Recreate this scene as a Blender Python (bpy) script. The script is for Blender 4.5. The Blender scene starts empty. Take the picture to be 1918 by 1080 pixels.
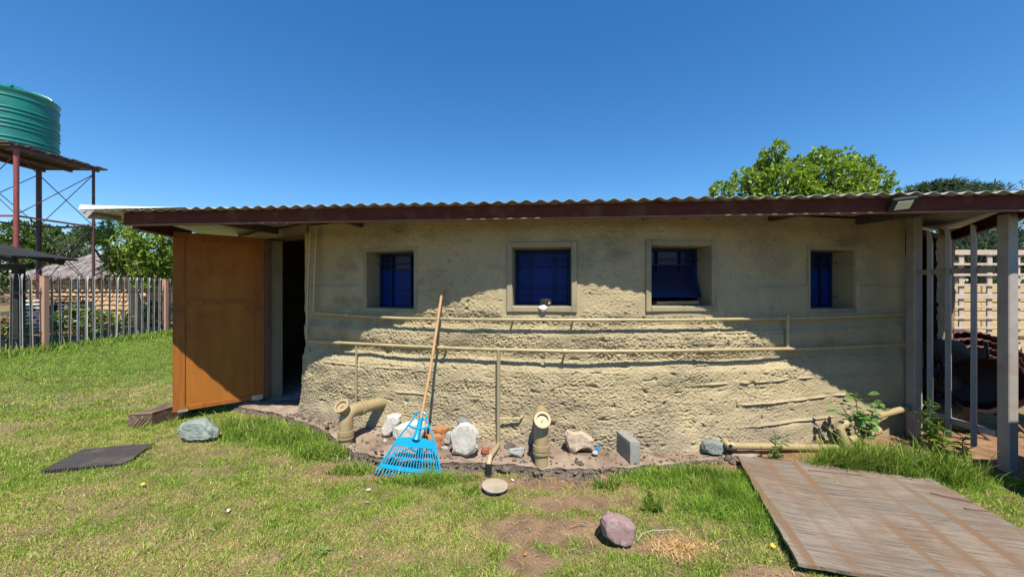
import bpy, bmesh, math, random
import numpy as np
from mathutils import Vector, Matrix

random.seed(7)
RNG = np.random.default_rng(11)
SC = bpy.context.scene
COL = SC.collection
PI = math.pi

# ---------------------------------------------------------------- camera, sky, sun, exposure
CAM_H, F = 1.5, 693.0                    # eye height; focal length in photograph pixels (1918 wide)
cam = bpy.data.cameras.new('camera'); cam.sensor_width = 36.0; cam.lens = F / 1918 * 36.0
cam.clip_start = 0.05; cam.clip_end = 1000
camo = bpy.data.objects.new('camera', cam); COL.objects.link(camo)
camo.location = (0, 0, CAM_H); camo.rotation_euler = (PI / 2, 0, 0)
SC.camera = camo
SUN_EL, SUN_AZ = 58.5, 168.0             # azimuth clockwise from +Y
se, sa = math.radians(SUN_EL), math.radians(SUN_AZ)
SUN_DIR = Vector((math.sin(sa) * math.cos(se), math.cos(sa) * math.cos(se), math.sin(se)))
world = bpy.data.worlds.new('World'); SC.world = world; world.use_nodes = True
wt = world.node_tree; wt.nodes.clear()
sky = wt.nodes.new('ShaderNodeTexSky'); sky.sky_type = 'NISHITA'; sky.sun_disc = False
sky.sun_elevation = se; sky.sun_rotation = sa
sky.altitude = 1500; sky.air_density = 1.4; sky.dust_density = 0.0; sky.ozone_density = 8.0
bg = wt.nodes.new('ShaderNodeBackground'); bg.inputs['Strength'].default_value = 0.09
wo = wt.nodes.new('ShaderNodeOutputWorld')
hs = wt.nodes.new('ShaderNodeHueSaturation'); hs.inputs['Saturation'].default_value = 1.2
wt.links.new(sky.outputs[0], hs.inputs['Color']); wt.links.new(hs.outputs[0], bg.inputs[0]); wt.links.new(bg.outputs[0], wo.inputs[0])
sun = bpy.data.lights.new('sun', 'SUN'); sun.energy = 5.0; sun.angle = math.radians(0.55); sun.color = (1.0, 0.93, 0.79)
suno = bpy.data.objects.new('sun', sun); COL.objects.link(suno)
suno.rotation_euler = (-SUN_DIR).to_track_quat('-Z', 'Y').to_euler(); suno.location = SUN_DIR * 30
SC.view_settings.view_transform = 'Standard'; SC.view_settings.look = 'None'
SC.view_settings.exposure = 0.85; SC.view_settings.gamma = 1.0; SC.view_settings.use_curve_mapping = False
SC.cycles.max_bounces = 8; SC.cycles.diffuse_bounces = 2; SC.cycles.transparent_max_bounces = 8
SC.cycles.use_denoising = True

# ---------------------------------------------------------------- measuring helpers
def gp(u, v, z=0.0):                      # point at height z seen at photograph pixel u, v
    d = (CAM_H - z) * F / (v - 540.0)
    return Vector(((u - 959) / F * d, d, z))
def dp(u, v, d):                          # point at distance d
    return Vector(((u - 959) / F * d, d, CAM_H - (v - 540) / F * d))

# ---------------------------------------------------------------- noise (numpy)
def _h(ix, iy, seed):
    n = (ix.astype(np.int64) * 374761393 + iy.astype(np.int64) * 668265263 + seed * 974634541) & 0x7fffffff
    n = ((n ^ (n >> 13)) * 1274126177) & 0x7fffffff
    return (n ^ (n >> 16)) & 0xffff
def gn(x, y, seed=0):                     # 2-D gradient noise, about -0.7 .. 0.7
    x = np.asarray(x, float); y = np.asarray(y, float)
    ix = np.floor(x); iy = np.floor(y); fx = x - ix; fy = y - iy
    ux = fx * fx * fx * (fx * (fx * 6 - 15) + 10); uy = fy * fy * fy * (fy * (fy * 6 - 15) + 10)
    def g(a, b):
        t = _h(ix + a, iy + b, seed) * (2 * np.pi / 65536.0)
        return np.cos(t) * (fx - a) + np.sin(t) * (fy - b)
    a = g(0, 0); b = g(1, 0); c = g(0, 1); d = g(1, 1)
    p = a + ux * (b - a); q = c + ux * (d - c)
    return p + uy * (q - p)
def fbm(x, y, seed=0, oct=4):
    s = 0; a = 1.0; f = 1.0
    for i in range(oct):
        s = s + a * gn(np.asarray(x) * f, np.asarray(y) * f, seed + i * 17); a *= .5; f *= 2.03
    return s
def sm(x, a, b):
    t = np.clip((np.asarray(x, float) - a) / (b - a), 0, 1)
    return t * t * (3 - 2 * t)

# ---------------------------------------------------------------- materials
def newmat(name):
    m = bpy.data.materials.new(name); m.use_nodes = True
    t = m.node_tree; b = t.nodes['Principled BSDF']
    return m, t, b
def N(t, kind, **kw):
    n = t.nodes.new(kind)
    for k, v in kw.items():
        if k in n.inputs: n.inputs[k].default_value = v
        else: setattr(n, k, v)
    return n
def mix(t, fac, a, b):
    n = t.nodes.new('ShaderNodeMix'); n.data_type = 'RGBA'
    for idx, val in ((0, fac), (6, a), (7, b)):
        if hasattr(val, 'is_output'): t.links.new(val, n.inputs[idx])
        elif idx == 0: n.inputs[0].default_value = val
        else: n.inputs[idx].default_value = tuple(val) + (1.0,)
    return n.outputs[2]
def ramp(t, src, a, b):
    n = t.nodes.new('ShaderNodeMapRange'); n.inputs[1].default_value = a; n.inputs[2].default_value = b
    t.links.new(src, n.inputs[0]); return n.outputs[0]
def noise_out(t, scale, detail=4, rough=.55, stretch=None, kind='Object', dist=0.0):
    tc = t.nodes.new('ShaderNodeTexCoord'); src = tc.outputs[kind]
    if stretch:
        mp = t.nodes.new('ShaderNodeMapping'); mp.inputs['Scale'].default_value = stretch
        t.links.new(src, mp.inputs[0]); src = mp.outputs[0]
    n = N(t, 'ShaderNodeTexNoise', Scale=scale, Detail=detail, Roughness=rough, Distortion=dist)
    t.links.new(src, n.inputs['Vector']); return n.outputs[0]
def bump(t, b, src, strength=.3, dist=.01):
    n = N(t, 'ShaderNodeBump', Strength=strength, Distance=dist)
    t.links.new(src, n.inputs['Height']); t.links.new(n.outputs[0], b.inputs['Normal'])
def simple(name, c1, c2, scale=8, rough=.7, bs=.2, bd=.005, metal=0, stretch=None, c3=None, s3=2.5, spec=.5, lo=.35, hi=.65):
    m, t, b = newmat(name)
    c = mix(t, ramp(t, noise_out(t, scale, 5, .6, stretch), lo, hi), c1, c2)
    if c3: c = mix(t, ramp(t, noise_out(t, s3, 5, .65), .52, .68), c, c3)
    t.links.new(c, b.inputs['Base Color'])
    b.inputs['Roughness'].default_value = rough; b.inputs['Metallic'].default_value = metal
    b.inputs['Specular IOR Level'].default_value = spec
    if bs: bump(t, b, noise_out(t, scale * 3, 5, .6, stretch), bs, bd)
    return m
def leafmat(name, trans=.35, rough=.55):
    m, t, b = newmat(name)
    a = N(t, 'ShaderNodeAttribute', attribute_name='Col')
    t.links.new(a.outputs['Color'], b.inputs['Base Color'])
    b.inputs['Roughness'].default_value = rough; b.inputs['Specular IOR Level'].default_value = .35
    tr = t.nodes.new('ShaderNodeBsdfTranslucent')
    g = N(t, 'ShaderNodeMix', data_type='RGBA', blend_type='MULTIPLY'); g.inputs[0].default_value = 1
    t.links.new(a.outputs['Color'], g.inputs[6]); g.inputs[7].default_value = (1.0, 1.05, .5, 1)
    t.links.new(g.outputs[2], tr.inputs[0])
    mx = t.nodes.new('ShaderNodeMixShader'); mx.inputs[0].default_value = trans
    t.links.new(b.outputs[0], mx.inputs[1]); t.links.new(tr.outputs[0], mx.inputs[2])
    t.links.new(mx.outputs[0], t.nodes['Material Output'].inputs[0])
    return m

# plaster of the long wall
def make_plaster(name, c1, c2, stain, base, zsplash=.35, fine=.5):
    m, t, b = newmat(name)
    c = mix(t, ramp(t, noise_out(t, 2.2, 6, .65), .3, .7), c1, c2)
    c = mix(t, ramp(t, noise_out(t, 30, 5, .7), .54, .72), c, tuple(x * .66 for x in c1))
    st = ramp(t, noise_out(t, 1.1, 7, .72, (1, 1, 1.6)), .52, .68)
    c = mix(t, st, c, stain)
    # splashed grey soil along the foot, uneven
    tc = t.nodes.new('ShaderNodeTexCoord'); sx = t.nodes.new('ShaderNodeSeparateXYZ'); t.links.new(tc.outputs['Object'], sx.inputs[0])
    zz = ramp(t, sx.outputs[2], zsplash, 0.0)
    nn = ramp(t, noise_out(t, 2.6, 7, .72), .40, .58)
    mu = N(t, 'ShaderNodeMath', operation='MULTIPLY'); t.links.new(zz, mu.inputs[0]); t.links.new(nn, mu.inputs[1])
    c = mix(t, mu.outputs[0], c, base)
    t.links.new(c, b.inputs['Base Color']); b.inputs['Roughness'].default_value = .92; b.inputs['Specular IOR Level'].default_value = .2
    bump(t, b, noise_out(t, 110, 5, .65), fine, .004)
    return m
M = {}
M['plaster'] = make_plaster('plaster', (.362, .300, .184), (.290, .243, .155), (.185, .155, .105), (.215, .18, .142), .55)
M['smooth_plaster'] = simple('smooth_plaster', (.28, .242, .158), (.23, .20, .138), 5, .9, .25, .003, c3=(.19, .17, .125), spec=.2)
M['inner_plaster'] = simple('inner_plaster', (.20, .18, .14), (.16, .15, .12), 5, .9, .25, .003, spec=.2)
M['deep_shade'] = simple('deep_shade', (.05, .047, .04), (.04, .036, .03), 3, .95, .1, spec=.1)  # near-black tone stands in for the unlit interior
M['brown_plaster'] = simple('brown_plaster', (.17, .122, .08), (.22, .165, .11), 3, .95, .5, .02, c3=(.16, .12, .09), spec=.2)
M['fascia'] = simple('fascia_paint', (.088, .022, .015), (.062, .017, .012), 3, .7, .15, .003, stretch=(1, 8, 8), c3=(.10, .05, .026), s3=5, spec=.15)
M['fascia_under'] = simple('fascia_edge', (.20, .11, .07), (.13, .06, .045), 9, .7, .2, .003, stretch=(.3, 4, 4))
M['roof'] = simple('roof_metal', (.52, .52, .51), (.44, .44, .43), 5, .42, .1, .002, metal=.35, c3=(.36, .33, .29), s3=3)
M['flange'] = simple('roof_flange_metal', (.66, .65, .63), (.56, .55, .53), 6, .5, .1, .002, metal=.2)
M['door_ply'] = simple('door_varnish', (.33, .125, .022), (.25, .088, .016), 3.0, .55, .12, .002, stretch=(3.5, 3.5, .3), c3=(.18, .06, .012), s3=2.2, spec=.2, lo=.3, hi=.7)
M['door_stile'] = simple('door_stile_varnish', (.29, .105, .022), (.21, .072, .016), 6.0, .5, .15, .002, stretch=(4, 4, .3), c3=(.15, .05, .014), s3=3, spec=.2)
M['tin'] = simple('tin_plate', (.45, .45, .44), (.3, .29, .27), 14, .45, .2, .002, metal=.6)
M['blue'] = simple('blue_paint', (.006, .020, .10), (.004, .013, .065), 6, .5, .1, .002, spec=.15)
M['blue_glass'] = simple('blue_pane', (.006, .028, .175), (.005, .018, .11), 2.0, .4, .0, spec=.10)
M['dark_glass'] = simple('dark_pane', (.009, .011, .035), (.012, .014, .045), 2, .25, 0, spec=.22)
M['pvc'] = simple('cream_pvc', (.36, .29, .165), (.32, .26, .145), 6, .4, .06, .002, c3=(.27, .215, .125), s3=4)
M['pvc_soil'] = simple('beige_soil_pipe', (.30, .235, .128), (.27, .212, .112), 5, .5, .06, .002, c3=(.23, .18, .105), s3=6)
M['grey_pvc'] = simple('grey_pvc', (.24, .21, .15), (.19, .17, .125), 6, .5, .06, .002)
M['pvc_shade'] = simple('shaded_cream_pvc', (.27, .225, .14), (.235, .195, .12), 6, .5, .06, .002)  # cream pvc darkened for how the upright drops face the light
M['black_pvc'] = simple('black_plastic', (.012, .012, .013), (.022, .022, .022), 9, .45, .1)
M['cement'] = simple('cement', (.40, .39, .36), (.31, .30, .28), 22, .92, .5, .006, c3=(.24, .23, .21), s3=9, spec=.2)
M['block'] = simple('cement_block', (.25, .25, .235), (.20, .20, .19), 30, .94, .7, .005, c3=(.22, .215, .20), s3=14, spec=.2)
M['slab'] = simple('slab_concrete', (.285, .22, .175), (.165, .118, .09), 4, .95, .8, .012, c3=(.115, .078, .06), s3=4.5, spec=.2)
M['slab_edge'] = simple('slab_broken_edge', (.215, .175, .14), (.105, .085, .07), 18, .96, 1.0, .03, spec=.1)
M['rake_blue'] = simple('rake_plastic', (.0, .25, .44), (.0, .215, .39), 7, .35, .04, .001)
M['handle'] = simple('handle_wood', (.42, .245, .12), (.34, .19, .09), 14, .6, .15, .002, stretch=(6, 6, .4), c3=(.28, .15, .075), s3=7)
M['stone_white'] = simple('white_stone', (.45, .425, .385), (.37, .35, .325), 9, .9, .6, .010, c3=(.34, .325, .30), s3=7, spec=.25)
M['stone_cream'] = simple('cream_stone', (.43, .355, .27), (.34, .28, .215), 13, .9, .8, .012, c3=(.36, .28, .20), s3=8, spec=.25)
M['stone_grey'] = simple('grey_stone', (.33, .335, .33), (.24, .245, .245), 12, .9, .8, .012, c3=(.17, .17, .17), s3=6, spec=.25)
M['stone_green'] = simple('green_grey_stone', (.22, .255, .24), (.15, .18, .172), 9, .9, .8, .012, c3=(.30, .31, .285), s3=6, spec=.25)
M['stone_blue'] = simple('blue_grey_stone', (.19, .215, .21), (.13, .15, .15), 16, .9, .8, .012, c3=(.27, .275, .255), s3=8, spec=.25)
M['stone_pink'] = simple('mauve_stone', (.28, .185, .19), (.21, .135, .145), 9, .85, .6, .008, c3=(.34, .27, .25), s3=11, spec=.3)
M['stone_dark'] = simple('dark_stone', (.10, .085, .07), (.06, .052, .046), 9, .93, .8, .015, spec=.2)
M['drain'] = simple('drain_cap', (.33, .28, .22), (.28, .235, .18), 12, .8, .15, .002, c3=(.22, .175, .13))
M['brick'] = simple('orange_brick', (.34, .155, .07), (.26, .115, .055), 14, .92, .6, .006, c3=(.5, .32, .2), s3=9, spec=.2)
M['red_brick'] = simple('red_brick', (.32, .11, .06), (.24, .085, .05), 14, .92, .6, .006, spec=.2)
M['rubber'] = simple('rubber_mat', (.052, .046, .046), (.034, .031, .032), 40, .9, .8, .004, c3=(.085, .07, .058), s3=5, spec=.3)
M['brown_block'] = simple('brown_block', (.115, .075, .05), (.075, .05, .038), 10, .8, .6, .006, stretch=(1, 1, 3), c3=(.28, .20, .13), s3=16, spec=.3)
M['tan_edge'] = simple('tan_edging', (.20, .14, .09), (.14, .095, .06), 12, .8, .3, .003)
M['grey_steel'] = simple('grey_painted_steel', (.30, .275, .26), (.25, .232, .22), 5, .6, .1, .002, c3=(.21, .17, .145), s3=4)
M['pale_steel'] = simple('pale_grey_pale', (.36, .36, .335), (.28, .28, .265), 7, .6, .1, .002, stretch=(3, 3, .7), c3=(.19, .095, .055), s3=5)
M['pale_rusty'] = simple('rust_streaked_pale', (.26, .25, .23), (.17, .12, .09), 3, .7, .1, .002, stretch=(3, 3, .6), c3=(.15, .07, .04), s3=3)
M['pale_white'] = simple('whitish_pale', (.44, .44, .41), (.34, .34, .32), 4, .6, .1, .002, stretch=(3, 3, .6), c3=(.2, .11, .07), s3=2.5)
M['rust'] = simple('rusty_rail', (.17, .085, .055), (.11, .06, .045), 9, .8, .3, .003)
M['pink_post'] = simple('pinkish_post', (.38, .215, .145), (.32, .18, .125), 4, .7, .1, .002)
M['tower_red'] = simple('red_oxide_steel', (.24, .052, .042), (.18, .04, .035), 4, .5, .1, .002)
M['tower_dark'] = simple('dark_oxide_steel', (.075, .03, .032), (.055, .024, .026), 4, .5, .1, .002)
M['tank'] = simple('green_tank_plastic', (.005, .155, .135), (.004, .13, .12), 2, .4, .05, .002, c3=(.02, .18, .16), s3=1.5)
M['plank'] = simple('dark_planks', (.085, .065, .06), (.05, .04, .038), 5, .85, .4, .004, stretch=(1, 6, 6))
M['shed_dark'] = simple('dark_shaded_wood', (.014, .012, .011), (.008, .0075, .0075), 5, .8, .3, .004)  # dark wood, darkened further for the lean-to's shaded face
M['hut_stone'] = simple('tan_wall_stone', (.50, .33, .19), (.42, .27, .15), 5, .93, .6, .01, c3=(.33, .22, .14), s3=3, spec=.2)
M['mortar'] = simple('mud_mortar', (.30, .21, .14), (.24, .17, .11), 7, .95, .6, .01, spec=.2)
M['shingle'] = simple('weathered_thatch', (.235, .205, .20), (.075, .062, .062), 5, .9, .5, .01, stretch=(4, .6, .6), lo=.42, hi=.6)
M['white_wood'] = simple('whitewashed_slat', (.55, .55, .52), (.42, .42, .40), 7, .75, .2, .003, stretch=(.4, 3, 3))
M['pallet'] = simple('pinkish_pallet_wood', (.42, .345, .285), (.34, .275, .225), 7, .75, .2, .003, stretch=(2, 3, 2), c3=(.42, .27, .18), s3=3)
M['yellow_block'] = simple('sandy_block', (.46, .35, .19), (.38, .28, .15), 9, .92, .5, .006, spec=.2)
M['sheet_grey'] = simple('grey_sheet', (.075, .088, .10), (.05, .06, .07), 4, .5, .1, .002, metal=.3)
M['maroon_sheet'] = simple('maroon_sheet', (.12, .045, .048), (.09, .036, .04), 5, .5, .1, .002, c3=(.19, .095, .09), s3=3)
M['maroon_shade'] = simple('maroon_barrow', (.022, .006, .007), (.016, .005, .006), 5, .5, .1, .002)  # maroon darkened to near black, standing in for shade on the barrow
M['lamp_black'] = simple('lamp_housing', (.012, .012, .012), (.02, .02, .02), 8, .5, .05)
M['lens'] = simple('lamp_lens', (.60, .62, .44), (.54, .56, .40), 30, .25, .05, .001)
M['panelgrey'] = simple('shade_wall_panel', (.34, .33, .31), (.28, .27, .25), 6, .9, .4, .005)
M['bark'] = simple('bark', (.055, .042, .034), (.030, .024, .02), 12, .95, .8, .02, stretch=(3, 3, .5))
M['bark_grey'] = simple('grey_bark', (.16, .13, .105), (.09, .075, .06), 12, .95, .8, .02, stretch=(3, 3, .5))
M['leaf'] = leafmat('leaf')
M['grass'] = leafmat('grass_blade', .38, .6)
M['stem'] = simple('green_stem', (.09, .13, .035), (.12, .12, .05), 20, .6, .1)
M['straw'] = simple('dry_straw', (.50, .38, .20), (.38, .28, .15), 20, .8, .1)
M['twig'] = simple('dry_twig', (.27, .20, .13), (.19, .13, .085), 20, .85, .2)
M['yellow'] = simple('yellow_petal', (.80, .55, .01), (.75, .45, .01), 20, .6, 0)
M['paper'] = simple('white_plastic', (.78, .78, .76), (.66, .66, .65), 12, .5, .4, .01)
M['bottle_blue'] = simple('bottle_blue', (.02, .20, .52), (.02, .16, .42), 12, .25, 0)
M['string'] = simple('pale_string', (.36, .42, .36), (.28, .34, .28), 12, .6, 0)

# weathered plywood with brown batten stripes
def make_ply():
    m, t, b = newmat('weathered_plywood')
    tc = t.nodes.new('ShaderNodeTexCoord'); sx = t.nodes.new('ShaderNodeSeparateXYZ'); t.links.new(tc.outputs['Object'], sx.inputs[0])
    g1 = noise_out(t, 5.0, 8, .72, (.55, 9, 1), dist=.6)
    g2 = noise_out(t, 1.6, 6, .65)
    c = mix(t, ramp(t, g1, .32, .66), (.095, .077, .063), (.225, .19, .158))
    c = mix(t, ramp(t, noise_out(t, 1.1, 5, .6, (.8, 1.6, 1)), .45, .62), c, (.265, .23, .196))
    c = mix(t, ramp(t, g2, .40, .66), c, (.15, .10, .066))
    c = mix(t, ramp(t, noise_out(t, 10, 6, .7, (.5, 3.0, 1)), .62, .72), c, (.05, .046, .046))
    g3 = noise_out(t, 9.0, 9, .78, (.35, 14, 1), dist=.4)
    c = mix(t, ramp(t, g3, .52, .60), c, (.045, .039, .037))
    c = mix(t, ramp(t, noise_out(t, 4.0, 8, .75, (.4, 7, 1)), .56, .70), c, (.235, .205, .18))
    # brown bands where battens used to be
    wob = noise_out(t, 2.5, 4, .6)
    ad = N(t, 'ShaderNodeMath', operation='MULTIPLY_ADD'); t.links.new(wob, ad.inputs[0]); ad.inputs[1].default_value = .035
    t.links.new(sx.outputs[0], ad.inputs[2])
    dv = N(t, 'ShaderNodeMath', operation='PINGPONG'); t.links.new(ad.outputs[0], dv.inputs[0]); dv.inputs[1].default_value = .104
    band = ramp(t, dv.outputs[0], .029, .021)
    fade = ramp(t, noise_out(t, 2.4, 4, .6, (1.6, .4, 1)), .34, .62)
    mu = N(t, 'ShaderNodeMath', operation='MULTIPLY'); t.links.new(band, mu.inputs[0]); t.links.new(fade, mu.inputs[1])
    c = mix(t, mu.outputs[0], c, (.15, .092, .054))
    c = mix(t, ramp(t, noise_out(t, 38, 3, .5), .70, .74), c, (.07, .065, .07))
    t.links.new(c, b.inputs['Base Color']); b.inputs['Roughness'].default_value = .82
    bump(t, b, g3, .6, .006)
    return m
M['ply'] = make_ply()
M['ply_edge'] = simple('plywood_edge', (.12, .08, .055), (.06, .04, .03), 30, .85, .3, .003, stretch=(1, 1, 8))
def make_ground():
    m, t, b = newmat('lawn_soil')
    a = N(t, 'ShaderNodeAttribute', attribute_name='Col')
    f = ramp(t, noise_out(t, 60, 5, .7), .3, .7)
    d = N(t, 'ShaderNodeMix', data_type='RGBA', blend_type='MULTIPLY'); t.links.new(f, d.inputs[0])
    t.links.new(a.outputs['Color'], d.inputs[6]); d.inputs[7].default_value = (.62, .62, .62, 1)
    t.links.new(d.outputs[2], b.inputs['Base Color']); b.inputs['Roughness'].default_value = .96; b.inputs['Specular IOR Level'].default_value = .15
    bump(t, b, noise_out(t, 90, 6, .7), .8, .012)
    return m
M['ground'] = make_ground()

# ---------------------------------------------------------------- mesh building
WPOS = {}
class MB:
    """collects shapes in world coordinates; build() links them as ONE object"""
    def __init__(s): s.v = []; s.f = []
    def add(s, vs, fs, Mx=None):
        o = len(s.v)
        s.v += [tuple(Mx @ Vector(p)) if Mx is not None else tuple(p) for p in vs]
        s.f += [tuple(i + o for i in f) for f in fs]; return s
    def box(s, lo, hi, Mx=None, bev=0.0):
        x0, y0, z0 = lo; x1, y1, z1 = hi
        if bev <= 0:
            vs = [(x0,y0,z0),(x1,y0,z0),(x1,y1,z0),(x0,y1,z0),(x0,y0,z1),(x1,y0,z1),(x1,y1,z1),(x0,y1,z1)]
            fs = [(0,3,2,1),(4,5,6,7),(0,1,5,4),(1,2,6,5),(2,3,7,6),(3,0,4,7)]
            return s.add(vs, fs, Mx)
        bm = bmesh.new(); bmesh.ops.create_cube(bm, size=1)
        for q in bm.verts: q.co = Vector(((x0+x1)/2 + q.co.x*(x1-x0), (y0+y1)/2 + q.co.y*(y1-y0), (z0+z1)/2 + q.co.z*(z1-z0)))
        bmesh.ops.bevel(bm, geom=bm.edges[:], offset=bev, segments=1, affect='EDGES', profile=.5)
        s.bm(bm, Mx); bm.free(); return s
    def bm(s, bm, Mx=None):
        bm.verts.index_update()
        return s.add([q.co[:] for q in bm.verts], [[q.index for q in f.verts] for f in bm.faces], Mx)
    def tube(s, pts, r, n=10, cap=True, Mx=None, flat=None):
        pts = [Vector(p) for p in pts]; k = len(pts); rs = r if isinstance(r, (list, tuple)) else [r] * k
        vs = []; fs = []; ref = None
        for i, p in enumerate(pts):
            d = (pts[min(i+1, k-1)] - pts[max(i-1, 0)]).normalized()
            if ref is None: ref = Vector((0, 0, 1)) if abs(d.z) < .9 else Vector((1, 0, 0))
            a = d.cross(ref).normalized(); b2 = a.cross(d).normalized(); ref = b2 if abs(b2.dot(d)) < .5 else ref
            for j in range(n):
                t = 2 * PI * j / n
                vs.append(p + a * math.cos(t) * rs[i] + b2 * math.sin(t) * rs[i])
        for i in range(k - 1):
            for j in range(n):
                fs.append((i*n+j, i*n+(j+1) % n, (i+1)*n+(j+1) % n, (i+1)*n+j))
        if cap: fs.append(tuple(range(n-1, -1, -1))); fs.append(tuple((k-1)*n + j for j in range(n)))
        return s.add(vs, fs, Mx)
    def bar(s, a, b, w, h, bev=0.0, up=(0, 0, 1)):     # rectangular bar from a to b
        a = Vector(a); b = Vector(b); d = b - a; L = d.length; d.normalize()
        x = d.cross(Vector(up)); x = x.normalized() if x.length > 1e-4 else Vector((1, 0, 0))
        z = x.cross(d).normalized()
        R = Matrix((x, d, z)).transposed().to_4x4(); R.translation = a
        return s.box((-w/2, 0, -h/2), (w/2, L, h/2), R, bev)
    def lathe(s, prof, n=24, Mx=None):
        vs = []; fs = []; k = len(prof)
        for r, z in prof:
            for j in range(n): vs.append((r*math.cos(2*PI*j/n), r*math.sin(2*PI*j/n), z))
        for i in range(k-1):
            for j in range(n): fs.append((i*n+j, i*n+(j+1) % n, (i+1)*n+(j+1) % n, (i+1)*n+j))
        if prof[0][0] > 1e-5: fs.append(tuple(range(n-1, -1, -1)))
        if prof[-1][0] > 1e-5: fs.append(tuple((k-1)*n+j for j in range(n)))
        return s.add(vs, fs, Mx)
    def prism(s, poly, z0, z1, Mx=None):
        n = len(poly); vs = [(p[0], p[1], z0) for p in poly] + [(p[0], p[1], z1) for p in poly]
        fs = [tuple(range(n-1, -1, -1)), tuple(range(n, 2*n))] + [(i, (i+1) % n, n+(i+1) % n, n+i) for i in range(n)]
        return s.add(vs, fs, Mx)
    def build(s, name, mat, parent=None, smooth=False):
        V = np.array(s.v, float)
        return link_mesh(name, V, s.f, mat, parent, smooth)
def link_mesh(name, V, faces, mat, parent=None, smooth=False, col=None):
    c = np.array([(V[:, 0].min()+V[:, 0].max())/2, (V[:, 1].min()+V[:, 1].max())/2, V[:, 2].min()])
    me = bpy.data.meshes.new(name)
    P = (V - c).astype(np.float32)
    if isinstance(faces, np.ndarray):
        nf, k = faces.shape
        me.vertices.add(len(P)); me.vertices.foreach_set('co', P.ravel())
        me.loops.add(nf*k); me.loops.foreach_set('vertex_index', faces.astype(np.int32).ravel())
        me.polygons.add(nf); me.polygons.foreach_set('loop_start', np.arange(0, nf*k, k, dtype=np.int32))
        if smooth: me.polygons.foreach_set('use_smooth', np.ones(nf, bool))
        me.update(calc_edges=True)
    else:
        me.from_pydata([tuple(p) for p in P], [], faces)
        me.update()
        bm = bmesh.new(); bm.from_mesh(me); bmesh.ops.recalc_face_normals(bm, faces=bm.faces); bm.to_mesh(me); bm.free()
        if smooth:
            me.polygons.foreach_set('use_smooth', np.ones(len(me.polygons), bool))
            try: me.set_sharp_from_angle(angle=math.radians(38))
            except Exception: pass
    if col is not None:
        a = me.color_attributes.new('Col', 'FLOAT_COLOR', 'POINT')
        C4 = np.ones((len(P), 4), np.float32); C4[:, :3] = col; a.data.foreach_set('color', C4.ravel())
    me.materials.append(mat)
    o = bpy.data.objects.new(name, me); COL.objects.link(o)
    place(o, Vector(c), parent)
    return o
def place(o, w, parent=None):
    w = Vector(w); WPOS[o.name] = w
    if parent is not None: o.parent = parent; o.location = w - WPOS[parent.name]
    else: o.location = w
def copy_part(o, w, parent, rot=None, scale=None):
    c = o.copy(); COL.objects.link(c)
    for k in ('label', 'category', 'group', 'kind'):
        if k in c: del c[k]
    c.parent = None; place(c, w, parent)
    if rot is not None: c.rotation_euler = rot
    if scale is not None: c.scale = scale
    return c
def tag(o, label, cat, group=None):
    o['label'] = label; o['category'] = cat
    if group: o['group'] = group
    return o
def thing(name, loc, label, cat, group=None):
    o = bpy.data.objects.new(name, None); COL.objects.link(o); place(o, loc); o.empty_display_size = .1
    return tag(o, label, cat, group)
def kind(o, k): o['kind'] = k; return o

# ---------------------------------------------------------------- the curved front wall
_pts = [(-3.95, 5.42), (-3.15, 4.76), (-2.155, 4.116), (-1.181, 3.808), (-.298, 3.505), (.2, 3.375), (.68, 3.345), (1.679, 3.43), (2.683, 3.62), (4.02, 3.881)]
_cx = np.array([p[0] for p in _pts]); _cy = np.array([p[1] for p in _pts])
_cf = np.polyfit(_cx, _cy, 6)
def Yw(x): return np.polyval(_cf, x)
def dYw(x): return np.polyval(np.polyder(_cf), x)
X_LEFT, X_RIGHT = -3.95, 4.12
_fx = np.linspace(X_LEFT, X_RIGHT, 4000); _fs = np.concatenate([[0], np.cumsum(np.hypot(np.diff(_fx), np.diff(Yw(_fx))))])
S_TOTAL = _fs[-1]
def x_of_s(s): return np.interp(s, _fs, _fx)
def s_of_x(x): return np.interp(x, _fx, _fs)
def wall_x(u):                            # where the sight line of column u meets the wall
    k = (u - 959) / F; lo, hi = X_LEFT, X_RIGHT
    for _ in range(60):
        m = (lo + hi) / 2
        if m - k * Yw(m) < 0: lo = m
        else: hi = m
    return (lo + hi) / 2
def wall_z(u, v): return CAM_H - (v - 540) / F * float(Yw(wall_x(u)))
def wframe(x):                            # origin on the wall at ground level, tangent, inward normal
    t = Vector((1, float(dYw(x)), 0)).normalized(); n = Vector((-t.y, t.x, 0))
    return Vector((x, float(Yw(x)), 0)), t, n
def wpt(u, v, off=0.0):                   # point seen at u,v standing off the wall by 'off'
    o, t, n = wframe(wall_x(u)); z = wall_z(u, v)
    return Vector((o.x, o.y, z)) - n * off
def roof_front(x): return 3.04 - .0873 * x           # y of the fascia's face
def roof_z(x, y): return 2.204 + .045 * (y - roof_front(x))

L0 = Vector((.3, 5.2, 0))
house = thing('mud_house', L0, 'low house with curved rough khaki plaster wall under a corrugated roof', 'house')

WINS = [  # u0, u1, v0, v1 of the opening in the wall face, has raised surround
    (687, 776, 470, 578, False), (960, 1070, 463, 574, True), (1219, 1331, 460, 573, True), (1517, 1598, 468, 578, False)]
openings = []
for (u0, u1, v0, v1, sur) in WINS:
    xa, xb = wall_x(u0), wall_x(u1); um = (u0 + u1) / 2
    openings.append((float(s_of_x(xa)), float(s_of_x(xb)), wall_z(um, v1), wall_z(um, v0), sur))
DOOR_X0, DOOR_X1, DOOR_TOP = -3.15, -2.40, 2.135
d_s0, d_s1 = float(s_of_x(DOOR_X0)), float(s_of_x(DOOR_X1))

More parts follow.
